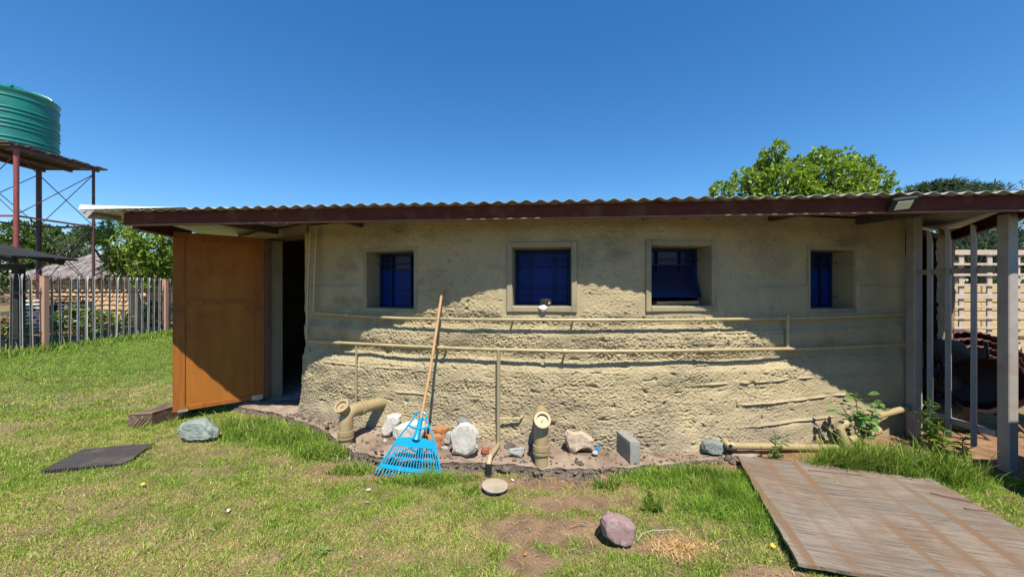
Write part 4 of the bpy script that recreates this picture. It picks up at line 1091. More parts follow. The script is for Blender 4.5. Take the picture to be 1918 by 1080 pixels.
for i, (x, y, z, s, lab) in enumerate(((4.62, 3.98, 0, .42, 'large dark boulder at the foot of the stone heap behind the screen'), (4.95, 4.12, 0, .40, 'dark boulder right of the largest one behind the screen'), (4.70, 4.10, .36, .36, 'middle dark boulder of the heap behind the screen'),
                                     (5.02, 4.18, .36, .34, 'rounded dark boulder on the right side of the heap'), (4.82, 4.12, .66, .34, 'top dark boulder of the heap against the brown wall'), (5.12, 4.1, .62, .26, 'small rounded boulder high on the right of the heap'))):
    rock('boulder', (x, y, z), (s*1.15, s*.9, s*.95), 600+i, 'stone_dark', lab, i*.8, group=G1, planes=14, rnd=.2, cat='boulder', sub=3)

# wheelbarrow tipped up in the shade
wb = thing('wheelbarrow', (4.75, 3.75, 0), 'dark maroon wheelbarrow standing tipped in shade behind the screen', 'wheelbarrow')
c = Vector((4.78, 3.78, .52))
mb = MB()
R = Matrix.Translation(c) @ Matrix.Rotation(math.radians(-25), 4, 'Z') @ Matrix.Rotation(math.radians(80), 4, 'X')
mb.lathe([(.02, -.16), (.14, -.155), (.22, -.10), (.27, 0), (.285, .06), (.275, .06), (.26, .0), (.20, -.09), (.0, -.14)], 28, R @ Matrix.Diagonal((1.15, .95, 1, 1)))
mb.build('tray', M['maroon_shade'], wb, True)
for s_ in (-.18, .18):
    mb = MB(); q = R @ Vector((s_, -.3, -.18)); q2 = R @ Vector((s_, .45, -.20)); mb.tube([q, q2], .016, 8); mb.build('handle', M['maroon_shade'], wb)
    mb = MB(); q3 = Vector((c.x+s_*1.2+.16, c.y-.12, .0)); mb.tube([R @ Vector((s_, -.2, -.16)), q3], .016, 8); mb.build('leg', M['rust'], wb)
mb = MB(); mb.lathe([(.10, -.035), (.17, -.03), (.18, 0), (.17, .03), (.10, .035)], 24, Matrix.Translation((c.x-.05, c.y+.12, .17)) @ Matrix.Rotation(PI/2, 4, 'X')); mb.build('wheel', M['black_pvc'], wb, True)

# curved maroon sheets
G2 = 'curved maroon roof sheets nested in a pile'
for i, lab in enumerate(('outermost curved maroon corrugated sheet of the nested pile', 'second curved maroon corrugated sheet inside the outer one', 'third curved maroon corrugated sheet of the pile', 'innermost curved maroon corrugated sheet of the pile')):
    cx, cy, r = 6.05, 4.9 - i*.03, .94 - i*.095
    V = []; n1 = 46; n2 = 44
    for a in range(n1):
        an = math.radians(112 - 100*a/(n1-1))
        for b in range(n2):
            yy = cy + (b/(n2-1))*.75
            rr = r + .014*math.cos(an*58)
            V.append((cx + math.cos(an)*rr*1.05, yy, max(.02, math.sin(an)*rr*.98 + .0)))
    Q = np.array([(a*n2+b, a*n2+b+1, (a+1)*n2+b+1, (a+1)*n2+b) for a in range(n1-1) for b in range(n2-1)])
    o = link_mesh('curved_sheet', np.array(V), Q, M['maroon_sheet'], None, True); tag(o, lab, 'sheet', G2)
    md = o.modifiers.new('thickness', 'SOLIDIFY'); md.thickness = .006

# timber lattice and block wall
ld = 6.6
lat = thing('timber_lattice', (8.9, ld, 0), 'tall pale timber lattice in the sun at the right edge', 'lattice')
x0 = 7.75; x1 = 10.4
zs = [2.14, 1.93, 1.74, 1.56, 1.36, 1.17, .98, .80, .60, .42, .22]
for k, z in enumerate(zs):
    mb = MB(); w = .09 if k in (0, 4, 8) else .042
    mb.bar((x0, ld-.02, z), (x1, ld-.02, z+random.uniform(-.015, .015)), .025, w, .003); mb.build('cross_slat', M['pallet'], lat)
for k in range(6):
    x = 8.02 + .5*k; mb = MB(); mb.bar((x, ld+.008, -.02), (x+random.uniform(-.01, .01), ld+.008, 2.12), .09, .025, .003, up=(0, 1, 0)); mb.build('upright_slat', M['pallet'], lat)
bw = thing('block_wall', (10.3, 8.2, 0), 'sandy block wall behind the timber lattice', 'wall')
blk = None; z = 0; r = 0
while z < 1.55:
    x = 8.3 + (r % 2)*.2
    while x < 13:
        if blk is None:
            mb = MB(); mb.box((-.195, -.07, 0), (.195, .07, .185), None, .012); blk = mb.build('block', M['yellow_block'], bw); place(blk, (x, 8.2, z), bw)
        else: copy_part(blk, (x+random.uniform(-.005, .005), 8.2+random.uniform(-.012, .012), z), bw)
        x += .405
    z += .2; r += 1
mb = MB(); mb.box((8.1, 8.16, 0), (13.2, 8.24, 1.55)); kind(mb.build('mortar', M['mortar'], bw), 'thing')
t = thing('shrub', (9.6, 7.4, 0), 'bright green plants at the foot of the lattice right edge', 'shrub')
T, O = blob_points([((8.0, 5.8, .22), (.5, .4, .26)), ((8.6, 6.0, .2), (.6, .3, .25))], 200, .2); P, D = rosettes(T, O, 5, .9); leaves('foliage', P, D, .22, .25, (.09, .17, .03), (.22, .33, .06), t)
mb = MB(); mb.tube([(8.0, 5.8, 0), (8.0, 5.8, .25)], .012, 6); mb.build('stem', M['stem'], t)
# guessed wall outside the frame, added to throw shade across the lawn corner
pw = thing('shade_wall', (5.2, 2.35, 0), 'unseen grey panel wall with raked end added to shade the lawn corner', 'wall')
for k in range(6):
    z0_, z1_ = .29*k, .29*k + .286; xa, xb = 3.48 + z0_*.385, 3.48 + z1_*.385
    mb = MB(); vs = [(xa, 2.17, z0_), (6.1, 2.17, z0_), (6.1, 2.17, z1_), (xb, 2.17, z1_), (xa, 2.22, z0_), (6.1, 2.22, z0_), (6.1, 2.22, z1_), (xb, 2.22, z1_)]
    mb.add(vs, [(0, 1, 2, 3), (7, 6, 5, 4), (0, 4, 5, 1), (1, 5, 6, 2), (2, 6, 7, 3), (3, 7, 4, 0)]); mb.build('panel', M['panelgrey'], pw)
for k in range(6):
    for (ya, yb) in ((.1, 2.2), (-2.1, -.02), (-4.3, -2.22)):  # side run, also added out of view, blocks low sky from the house wall
        mb = MB(); mb.box((4.60, ya, .30*k), (4.65, yb, .30*k+.295), None, .006); mb.build('panel', M['panelgrey'], pw)
for x in (4.72, 6.16):
    mb = MB(); mb.box((x-.055, 2.225, -.05), (x+.055, 2.33, 1.76), None, .008); mb.build('post', M['panelgrey'], pw)

# ---------------------------------------------------------------- pipes on the wall
def wall_run(us, z_at, off, r, mat, name, parent=None, n=10):
    pts = []
    for u in us:
        x = wall_x(u); o, t, nn = wframe(x); p = o - nn*off; pts.append(Vector((p.x, p.y, z_at(u))))
    mb = MB(); mb.tube(pts, r, n); return mb.build(name, mat, parent, True)
def Zp(tbl):
    a = np.array(tbl, float)
    def f(u):
        v = float(np.interp(u, a[:, 0], a[:, 1])); x = wall_x(u); o, t, nn = wframe(x); p = o - nn*.075
        return CAM_H - (v-540)/F*p.y
    return f
zu = Zp([(600, 586), (690, 592), (760, 596), (900, 598), (1060, 599), (1250, 599), (1400, 597), (1540, 594), (1690, 588)])
zl = Zp([(588, 638), (680, 643), (780, 648), (900, 653), (1060, 657), (1200, 657), (1340, 654.5), (1500, 652), (1600, 648), (1690, 643)])
OFF = .075
up = thing('water_pipe', wpt(1100, 598, OFF), 'upper thin cream pipe running along the wall just below the windows', 'pipe', 'thin cream pipes on the wall')
WPOS[up.name] = Vector(up.location)
wall_run(np.linspace(599, 1690, 60), zu, OFF, .0145, M['pvc'], 'pipe_run', up)
def pt(u, z, off=OFF): x = wall_x(u); o, t, nn = wframe(x); p = o - nn*off; return Vector((p.x, p.y, z))
mb = MB(); mb.tube([pt(599, zu(599)), pt(600, 1.50), pt(601, 2.19, .05)], .0125, 8); mb.build('riser', M['pvc'], up, True)
mb = MB(); mb.tube([pt(1690, zu(1690)), pt(1690, zu(1690)-.22)], .0125, 8); mb.build('drop', M['pvc'], up, True)
mb = MB(); mb.tube([pt(1461, zu(1461)+.03), pt(1461, zl(1461))], .014, 8); mb.build('riser', M['pvc'], up, True)
for u in (662, 1313, 1590): mb = MB(); mb.tube([pt(u-4, zu(u-4)), pt(u+4, zu(u+4))], .021, 10); mb.build('coupling', M['pvc'], up, True)
for u in (1072, 960, 1440): mb = MB(); mb.tube([pt(u, zu(u)), pt(u, zu(u)-.03, .0)], .009, 6); mb.build('bracket', M['grey_pvc'], up)
mb = MB(); mb.tube([pt(825, zu(825)), pt(850, zu(850))], .0165, 10); mb.tube([pt(847, zu(847)+.012), pt(847, zu(847)-.035)], .011, 8); mb.build('valve', M['grey_pvc'], up, True)
lo = thing('water_pipe', wpt(1100, 657, OFF), 'lower thin cream pipe running along the middle of the wall', 'pipe', 'thin cream pipes on the wall')
wall_run(np.linspace(588, 1690, 60), zl, .085, .016, M['pvc'], 'pipe_run', lo)
mb = MB(); mb.tube([pt(588, zl(588), .085), pt(590, 1.5, .085), pt(592, 2.19, .06)], .0125, 8); mb.build('riser', M['pvc'], lo, True)
mb = MB(); mb.tube([pt(679, zl(679), .085), pt(679, wall_z(679, 752), .09)], .0105, 8); mb.build('drop', M['pvc_shade'], lo, True)
mb = MB(); mb.tube([pt(679, wall_z(679, 752)+.0, .09), pt(679, wall_z(679, 757), .09)], .016, 8); mb.build('end_cap', M['pvc'], lo, True)
x = pt(938, 1.0); zb_ = wall_z(938, 822)
mb = MB(); mb.tube([pt(938, zl(938), .09), pt(938, zb_, .10)], .017, 8)
mb.build('drop', M['pvc_shade'], lo, True)
p0 = pt(938, zb_, .10); p1 = dp(934, 832, p0.y-.03); p2 = dp(918, 855, 3.0); p3 = dp(915, 870, 2.95)
mb = MB(); mb.tube([p0+Vector((0, 0, .02)), p0, p1, p2, p3], .0195, 9); mb.build('foot_bend', M['pvc'], lo, True)
mb = MB(); mb.tube([p3+Vector((0, 0, .01)), p3+Vector((0, 0, -.09))], .027, 10); mb.build('ground_socket', M['black_pvc'], lo, True)
zz_ = wall_z(950, 777); mb = MB(); mb.tube([pt(938, zz_, .10), pt(976, zz_, .075), pt(979, zz_+.012, .05), pt(979, zz_+.02, 0.0)], .011, 8); mb.build('stub', M['pvc'], lo, True)
for u in (646, 836, 1057, 1300, 1585): mb = MB(); mb.tube([pt(u-3.5, zl(u-3.5), .085), pt(u+3.5, zl(u+3.5), .085)], .023, 10); mb.build('coupling', M['pvc'], lo, True)
for u in (648, 836, 1057): mb = MB(); mb.tube([pt(u, zl(u), .085), pt(u, zl(u)-.04, .0)], .010, 6); mb.build('bracket', M['grey_pvc'], lo)

# soil pipes
def soil_pipe(base, top_z, into, cap_dir, label, r=.056):
    base = Vector(base); t = thing('soil_pipe', base, label, 'pipe', 'beige soil pipes rising from the ground')
    el = base + Vector((0, 0, top_z)); into = Vector(into); d = (into - el).normalized()
    mb = MB(); mb.tube([base - Vector((0, 0, .05)), base + Vector((0, 0, top_z-.15))], r*.97, 24); mb.build('upright', M['pvc_soil'], t, True)
    a = el + Vector((0, 0, -.17)); pts = [a]
    for k in range(7):
        f = k/6; pts.append(el + Vector((0, 0, -.09))*(1-f)**2 + d*.10*f**2)
    pts.append(el + d*.17)
    mb = MB(); mb.tube(pts, r*1.08, 24); mb.build('elbow', M['pvc_soil'], t, True)
    for (p, q) in ((base + Vector((0, 0, top_z-.205)), base + Vector((0, 0, top_z-.165))), (base + Vector((0, 0, top_z-.235)), base + Vector((0, 0, top_z-.213))), (el + d*.155, el + d*.195)):
        mb = MB(); mb.tube([p, q], r*1.24, 24); mb.build('collar', M['pvc_soil'], t, True)
    mb = MB(); mb.tube([el + d*.16, into + d*.1], r, 24); mb.build('branch', M['pvc_soil'], t, True)
    cd = Vector(cap_dir).normalized(); q = cd.to_track_quat('Z', 'Y').to_matrix().to_4x4(); q.translation = el + cd*.045
    mb = MB(); mb.lathe([(.050, -.04), (.052, .03), (.066, .032), (.068, .056), (.052, .060), (.047, .058), (.045, .035), (.0, .033)], 28, q); cp = mb.build('access_cap', M['pvc_soil'], t, True)
    mb = MB(); mb.box((-.015, -.005, .0332), (.015, .005, .046), q @ Matrix.Rotation(.9, 4, 'Z'), .002); mb.build('cap_grip', M['pvc_soil'], cp)
    return t
b1 = gp(648, 848); soil_pipe(b1, .375, wpt(722, 752, -.02), (-.15, -.62, .75), 'bent beige soil pipe nearest the door with cap on top')
b2 = gp(1014, 884); sp2 = soil_pipe(b2, .395, wpt(1013, 768, -.02), (0.03, -.78, .62), 'bent beige soil pipe in the middle facing straight forward')
mb = MB(); mb.tube([b2 - Vector((0, 0, .02)), b2 + Vector((0, 0, .055))], .058, 22); mb.build('cement_foot', M['cement'], sp2, True)
# pale smears of mortar where the branches enter the wall are part of the rough wall itself
# waste pipe lying at the right
wp_ = thing('waste_pipe', (2.5, 3.38, 0), 'beige waste pipe lying along the foot of the wall at right', 'pipe')
q0 = dp(1362, 834, 3.30); q1 = dp(1470, 836, 3.36); q2 = dp(1566, 838, 3.42)
mb = MB(); mb.tube([q0, q1, q2], .030, 16); mb.build('pipe_run', M['pvc_soil'], wp_, True)
mb = MB(); mb.tube([dp(1357, 826, 3.36), dp(1360, 829, 3.32), q0, q0 + Vector((.06, .0, 0))], .036, 16); mb.build('elbow', M['pvc_soil'], wp_, True)
e1 = dp(1368, 834, 3.265); mb = MB(); mb.tube([e1, e1 + Vector((0, -.012, 0))], .015, 12); mb.build('end_hole', M['black_pvc'], wp_)
j = thing('waste_pipe', (3.05, 3.45, 0), 'forked beige waste pipe rising into the shade at the right of the wall', 'pipe')
k0 = dp(1588, 838, 3.36); k1 = dp(1572, 800, 3.42); k2 = dp(1600, 790, 3.45); k3 = dp(1690, 766, 3.72)
mb = MB(); mb.tube([k0 - Vector((0, 0, .1)), k0, k1], .033, 16); mb.build('leg', M['pvc_soil'], j, True)
mb = MB(); mb.tube([k1 + Vector((-.005, 0, -.02)), k1 + Vector((.02, 0, .025)), k2, k2.lerp(k3, .3)], .038, 16); mb.build('elbow', M['pvc_soil'], j, True)
mb = MB(); mb.tube([k2, k3, k3 + (k3-k2)*.4], .031, 16); mb.build('branch', M['pvc_soil'], j, True)
mb = MB(); mb.tube([dp(1590, 824, 3.38), dp(1642, 806, 3.48)], .031, 16); mb.build('branch', M['pvc_soil'], j, True)
mb = MB(); mb.tube([dp(1632, 810, 3.46), dp(1645, 805, 3.49)], .037, 16); mb.build('collar', M['pvc_soil'], j, True)
# drain cover
dc = gp(927, 907, .05)
t = thing('drain_cover', (dc.x, dc.y, 0), 'round pale drain cap on a short pipe in bare soil', 'drain cover')
mb = MB(); mb.lathe([(.055, -.05), (.055, .035)], 20, Matrix.Translation((dc.x-.02, dc.y, 0))); mb.build('short_pipe', M['cement'], t, True)
mb = MB(); mb.lathe([(.094, .0), (.099, .005), (.096, .011), (.085, .012), (0, .013)], 30, Matrix.Translation((dc.x, dc.y, .038)) @ Matrix.Rotation(.06, 4, 'Y')); mb.build('cap', M['drain'], t, True)

# ---------------------------------------------------------------- rake
rb = gp(768, 884, .02); rt = dp(828, 546, 3.56)
ax = (rt - rb).normalized(); side = Vector((1, 0, 0)); side = (side - ax*side.dot(ax)).normalized(); nrm = ax.cross(side); 
if nrm.y > 0: nrm = -nrm
rk = thing('leaf_rake', rb, 'bright blue plastic leaf rake with wooden handle leaning on the wall', 'rake')
def RP(s_, l_, n_=0.0): return rb + side*s_ + ax*l_ + nrm*n_
LT = (rt - rb).length
hs = []
mb = MB(); mb.tube([RP(.012, .415), RP(.02, .8, .006), RP(.01, 1.2, -.004), RP(0, LT)], .0135, 12); mb.build('handle', M['handle'], rk, True)
mb = MB(); mb.tube([RP(.004, .245, .004), RP(.006, .30), RP(.012, .42)], [.036, .023, .021], 16); mb.build('socket', M['rake_blue'], rk, True)
def shp(l_): return -.262 + (l_/.235)*.110, .262 - .012 - (l_/.235)*.085     # left and right edge of the fan at height l_
mb = MB()
pl = [shp(.235)[0], shp(.235)[1]]
vs = []; nseg = 14
for i in range(nseg+1):
    f = i/nseg; s_ = pl[0] + (pl[1]-pl[0])*f; up_ = .018*(1-(2*f-1)**2)
    s2 = shp(.19)[0] + (shp(.19)[1]-shp(.19)[0])*f
    for n_ in (.006, -.006): vs += [RP(s_, .245+up_, n_), RP(s2, .19-.3*up_, n_)]
fs = []
for i in range(nseg):
    a = i*4; b = a+4
    fs += [(a, a+1, b+1, b), (a+2, b+2, b+3, a+3), (a, b, b+2, a+2), (a+1, a+3, b+3, b+1)]
mb.add(vs, fs); mb.build('fan_plate', M['rake_blue'], rk)
NT = 21
for i in range(NT):
    f = i/(NT-1); a0, b0 = shp(.2); a1, b1 = shp(.0); e = .003
    mb = MB(); tl = -.012 + .018*(1-(2*f-1)**2)*-1
    P0 = RP(a0+(b0-a0)*f, .205); P1 = RP(a1+(b1-a1)*f, .03+tl); P2 = RP(a1-.004+(b1-a1+.008)*f, .002+tl, .022); P3 = RP(a1-.006+(b1-a1+.012)*f, -.018+tl, .042)
    mb.bar(P0, P1, .0078, .006, up=tuple(nrm)); mb.bar(P1, P2, .0074, .006, up=tuple(nrm)); mb.bar(P2, P3, .006, .005, up=tuple(nrm)); mb.build('tine', M['rake_blue'], rk)
for (l_, h_, c_) in ((.108, .010, .012), (.032, .030, .014)):
    mb = MB(); vs = []
    for i in range(nseg+1):
        f = i/nseg; a, b = shp(l_); s_ = a + (b-a)*f; dl = -c_*(1-(2*f-1)**2)
        for n_ in (.009, .0): vs += [RP(s_, l_+h_/2+dl, n_), RP(s_, l_-h_/2+dl, n_)]
    mb.add(vs, fs); mb.build('cross_band', M['rake_blue'], rk)
for sg in (0, 1):
    a = shp(.235)[sg]; b = .0 + (-.05 if sg == 0 else .06)
    mb = MB(); mb.tube([RP(shp(.0)[sg], .0), RP(shp(.235)[sg], .235), RP(b+(0.0), .41)], .0072, 8); mb.build('side_rod', M['rake_blue'], rk, True)
mb = MB(); mb.tube([RP(.006+.056*math.cos(q), .41+.055*math.sin(q)) for q in np.linspace(0, PI, 14)], .0085, 8); mb.build('loop', M['rake_blue'], rk, True)
mb = MB(); mb.tube([RP(-.085, .352, .004), RP(-.04, .335, .012), RP(.01, .33, .016), RP(.05, .335, .012), RP(.085, .352, .004)], .0095, 8); mb.build('cross_brace', M['rake_blue'], rk, True)

# ---------------------------------------------------------------- stones, block, mat, board
hz = .088
def shaped_rock(name, outline, vb, z0, thick, seed, mat, label, group=None, cat='stone', noise=.012, inset=.22, cuts=3, front=.75):
    """rock whose silhouette from the lawn side is the given outline; it has its own distance, thickness and broken faces"""
    d0 = (CAM_H - z0)*F/(vb - 540.0)
    P2 = [Vector(((u-959)/F*d0, d0, CAM_H - (v-540)/F*d0)) for u, v in outline]
    c = sum(P2, Vector())/len(P2); w = (c - Vector((0, 0, CAM_H))).normalized(); rs = random.Random(seed)
    w = (w + Vector((0, .25, .18))).normalized()
    off = Vector((rs.uniform(-.1, .1), 0, rs.uniform(-.05, .1)))*thick
    rings = []
    for (dep, ins) in ((0.0, inset*1.0), (.30, 0.0), (.65, .02), (1.0, inset*1.2)):
        rings.append([p + (c - p)*(ins*rs.uniform(.55, 1.45)) + w*(thick*dep*rs.uniform(.9, 1.1) if 0 < dep < 1 else thick*dep) + (off if dep == 0 else Vector()) for p in P2])
    bm = bmesh.new(); n = len(P2); vv = [[bm.verts.new(p) for p in r] for r in rings]
    for a in range(3):
        for i in range(n): bm.faces.new((vv[a][i], vv[a][(i+1) % n], vv[a+1][(i+1) % n], vv[a+1][i]))
    bm.faces.new(vv[0][::-1]); bm.faces.new(vv[3])
    bmesh.ops.triangulate(bm, faces=bm.faces[:]); bmesh.ops.recalc_face_normals(bm, faces=bm.faces[:])
    bmesh.ops.bevel(bm, geom=bm.edges[:], offset=.006, segments=1, affect='EDGES', clamp_overlap=True)
    bmesh.ops.triangulate(bm, faces=bm.faces[:])
    bmesh.ops.subdivide_edges(bm, edges=[e for e in bm.edges if e.calc_length() > .02], cuts=cuts, use_grid_fill=True)
    bmesh.ops.triangulate(bm, faces=bm.faces[:])
    V = np.array([q.co[:] for q in bm.verts]); bm.normal_update(); Nn = np.array([q.normal[:] for q in bm.verts])
    k = 22.0
    nz = gn(V[:, 0]*k + V[:, 1]*9 + seed, V[:, 2]*k - V[:, 1]*11, seed) + .5*gn(V[:, 0]*k*2.3 - V[:, 1]*21, V[:, 2]*k*2.3 + V[:, 1]*17, seed+1) + .3*gn(V[:, 0]*110 + V[:, 1]*60, V[:, 2]*110 - V[:, 1]*50, seed+2)
    V = V + Nn*(nz*noise)[:, None]
    V[:, 2] = np.maximum(V[:, 2], z0 - .03)
    Fc = [[q.index for q in f.verts] for f in bm.faces]; bm.free()
    o = link_mesh(name, V, Fc, M[mat], None, True); return tag(o, label, cat, group)
shaped_rock('boulder', [(330,808),(337,796),(352,792),(372,787),(386,787),(398,800),(408,808),(407,822),(396,827),(372,831),(345,833),(336,824),(331,817)], 831, 0, .24, 21, 'stone_green', 'grey green rock on the lawn below the open door', cat='boulder', inset=.30)
shaped_rock('boulder', [(1124,985),(1128,972),(1140,966),(1160,970),(1182,980),(1193,993),(1191,1012),(1186,1028),(1174,1034),(1150,1024),(1130,1008)], 1030, 0, .19, 34, 'stone_pink', 'smooth mauve rock lying in the foreground grass', cat='boulder', noise=.006, inset=.26)
G3 = 'stones lying on the concrete apron'
shaped_rock('stone', [(712,812),(718,796),(724,780),(738,776),(753,777),(751,790),(741,804),(730,820),(718,822)], 820, hz, .14, 51, 'stone_white', 'angular white stone left of the rake head on the apron', G3)
shaped_rock('stone', [(734,812),(737,802),(756,794),(778,789),(796,792),(798,806),(792,826),(776,829),(752,824),(738,826)], 826, hz, .16, 52, 'stone_white', 'broad white stone directly behind the rake head', G3)
shaped_rock('stone', [(752,790),(754,778),(766,776),(782,778),(798,783),(802,798),(780,800),(756,797)], 806, hz, .14, 53, 'stone_blue', 'bluish grey stone behind the white ones beside the rake', G3)
rock('stone', gp(800, 812, hz), (.10, .10, .14), 54, 'stone_white', 'small white stone right of the rake socket', .2, (0, 0), G3, sub=3)
shaped_rock('stone', [(842,814),(848,806),(862,793),(876,791),(888,797),(897,810),(899,820),(893,832),(897,842),(888,850),(872,857),(858,852),(846,850),(849,836),(843,824)], 856, hz, .09, 55, 'stone_white', 'large pale flat stone leaning at the wall between the rake and thin drop pipe', G3, noise=.008, inset=.16)
shaped_rock('stone', [(855,800),(858,786),(868,783),(880,788),(886,802),(880,820),(860,822)], 838, hz, .09, 56, 'stone_blue', 'bluish stone peeping out behind the large pale flat stone', G3)
shaped_rock('stone', [(833,822),(836,812),(842,808),(848,812),(846,826),(843,835),(835,834)], 834, hz, .09, 57, 'stone_grey', 'small grey stone between the orange brick and the large pale stone', G3)
rock('stone', gp(832, 839, hz), (.08, .06, .035), 58, 'stone_grey', 'flat grey chip in front of the orange brick', .4, (0, .1), G3, sub=3)
shaped_rock('stone', [(1057,815),(1062,808),(1078,811),(1090,808),(1104,816),(1113,826),(1112,843),(1096,842),(1084,846),(1078,853),(1068,850),(1062,836),(1058,826)], 851, hz, .11, 59, 'stone_cream', 'cream stone right of the middle soil pipe', G3, noise=.011, inset=.2)
rock('stone', gp(957, 836, hz), (.13, .09, .05), 60, 'stone_dark', 'dark flat stone chip at the wall by the thin drop pipe', .2, (0, .05), G3, sub=3)
shaped_rock('stone', [(950,847),(956,840),(972,838),(986,836),(984,846),(976,857),(966,856)], 857, hz, .05, 61, 'stone_grey', 'flat grey concrete chip left of the middle soil pipe', G3)
shaped_rock('stone', [(1312,842),(1316,830),(1326,825),(1342,826),(1354,832),(1356,844),(1350,852),(1334,853),(1320,850)], 853, .03, .15, 62, 'stone_blue', 'blue green rock beside the end of the lying waste pipe', G3)
rock('stone', gp(721, 824, hz), (.045, .04, .03), 63, 'stone_white', 'tiny white chip left of the stones by the rake', .2, (0, 0), G3, sub=2)
def brick(w, size, rot, tilt, mat, label, group):
    mb = MB(); bm = bmesh.new(); bmesh.ops.create_cube(bm, size=1)
    bmesh.ops.subdivide_edges(bm, edges=bm.edges[:], cuts=4, use_grid_fill=True)
    for q in bm.verts:
        c_ = q.co.copy(); n_ = gn(np.array([c_.x*5+size[0]*31]), np.array([c_.y*4.4+c_.z*5.3]), 71)[0]
        m_ = sorted([abs(c_.x), abs(c_.y), abs(c_.z)])[1]
        q.co = Vector((c_.x*size[0], c_.y*size[1], c_.z*size[2])) * (1 + .16*n_ - (.06 if m_ > .45 else 0))
    R = Matrix.Translation(Vector(w) + Vector((0, 0, size[2]/2))) @ Matrix.Rotation(rot, 4, 'Z') @ Matrix.Rotation(tilt, 4, 'Y')
    mb.bm(bm, R); bm.free(); o = mb.build('brick', M[mat], None, False); return tag(o, label, 'brick', group)
G4 = 'broken bricks on the apron'
brick(gp(812, 836, hz), (.14, .10, .10), .5, .1, 'brick', 'broken orange brick lying right behind the rake fan', G4)
brick(gp(826, 824, hz)+Vector((0, .03, .0)), (.12, .10, .11), -.3, 0, 'brick', 'second orange brick piece against the wall beside the large pale stone', G4)
brick(gp(909, 848, hz), (.06, .05, .045), .6, .2, 'red_brick', 'small red brick chip at the foot of the thin drop pipe', G4)
# cement block on its edge
A_ = gp(1190, 880); B_ = dp(1151, 803, 3.44); d = Vector((B_.x - A_.x, B_.y - A_.y, 0)); L_ = .40; d.normalize(); sd = Vector((d.y, -d.x, 0))
R = Matrix((sd, d, Vector((0, 0, 1)))).transposed().to_4x4(); R.translation = A_ + Vector((0, .0, .0))
bm = bmesh.new(); bmesh.ops.create_cube(bm, size=1); bmesh.ops.subdivide_edges(bm, edges=bm.edges[:], cuts=9, use_grid_fill=True)
for q in bm.verts:
    c_ = q.co.copy(); e_ = sorted([abs(c_.x), abs(c_.y), abs(c_.z)]); k_ = .05 if e_[1] > .48 else 0
    n_ = gn(np.array([c_.x*3+c_.y*9]), np.array([c_.z*6+c_.y*5+c_.x]), 83)[0]
    q.co = Vector((c_.x*.092*(1-k_*1.2), L_/2 + c_.y*L_*(1-k_*.4), .122 + c_.z*.225*(1-k_*.6))) + Vector((n_*.003, n_*.003, n_*.002))
mb = MB(); mb.bm(bm, R); bm.free(); tag(mb.build('cement_block', M['block'], None, True), 'grey cement block standing on edge at the broken apron', 'block')
# doormat
mt = thing('door_mat', sum(MATP, Vector())/4, 'black rubber mat lying crooked on the lawn at left', 'mat')
n1, n2 = 34, 26; V = []
for lay in (.022, .004):
    for i in range(n1):
        for jx in range(n2):
            f, g_ = i/(n1-1), jx/(n2-1)
            p = MATP[0].lerp(MATP[3], f).lerp(MATP[1].lerp(MATP[2], f), g_)
            V.append((p.x + .01*gn(np.array([f*7]), np.array([g_*7]), 92)[0]*2*((i in (0, n1-1)) or (jx in (0, n2-1))), p.y, lay + .006 + .007*gn(np.array([f*3]), np.array([g_*3]), 91)[0]))
h_ = n1*n2; F_ = []
for i in range(n1-1):
    for jx in range(n2-1):
        a = i*n2+jx; F_ += [(a, a+1, a+n2+1, a+n2), (h_+a, h_+a+n2, h_+a+n2+1, h_+a+1)]
for i in range(n1-1):
    for e in (0, n2-1): a = i*n2+e; F_.append((a, a+n2, h_+a+n2, h_+a))
for jx in range(n2-1):
    for e in (0, n1-1): a = e*n2+jx; F_.append((a, a+1, h_+a+1, h_+a))
link_mesh('mat_sheet', np.array(V), F_, M['rubber'], mt, True)
for i in range(0, 30):
    for jx in (0,):
        f = (i+.5)/30; p = MATP[0].lerp(MATP[3], f); mb = MB(); mb.tube([p + Vector((0, -.006, .0)), p + Vector((0, -.006, .026))], .007, 6); mb.build('edge_bead', M['rubber'], mt)
# brown block by the door
q0 = gp(240, 803); q1 = gp(285, 800); dX = (q1-q0); W_ = dX.length; dX.normalize(); dY = Vector((.30, .95, 0)).normalized(); 
bb = thing('brown_step_block', q0.lerp(q1, .5), 'weathered dark brown carved block lying in the grass by the door edge', 'block')
R = Matrix((dX, Vector((-dX.y, dX.x, 0)), Vector((0, 0, 1)))).transposed().to_4x4(); R.translation = q0
S = Matrix.Identity(4); S[0][1] = .35
R2 = R @ S
mb = MB(); mb.box((0, 0, -.01), (W_, .50, .155), R2); mb.build('body', M['brown_block'], bb)
mb = MB(); mb.box((-.004, -.005, .148), (W_+.004, .03, .162), R2); mb.box((W_-.016, .031, .149), (W_+.004, .505, .1615), R2); mb.build('edging', M['tan_edge'], bb)
for k in range(5):
    mb = MB(); x = .045 + k*.03; mb.bar(R2 @ Vector((x, -.004, .02+.0)), R2 @ Vector((min(x+.07, W_-.01), -.004, .11)), .008, .010, up=(0, 1, 0)); mb.build('carved_strip', M['tan_edge'], bb)
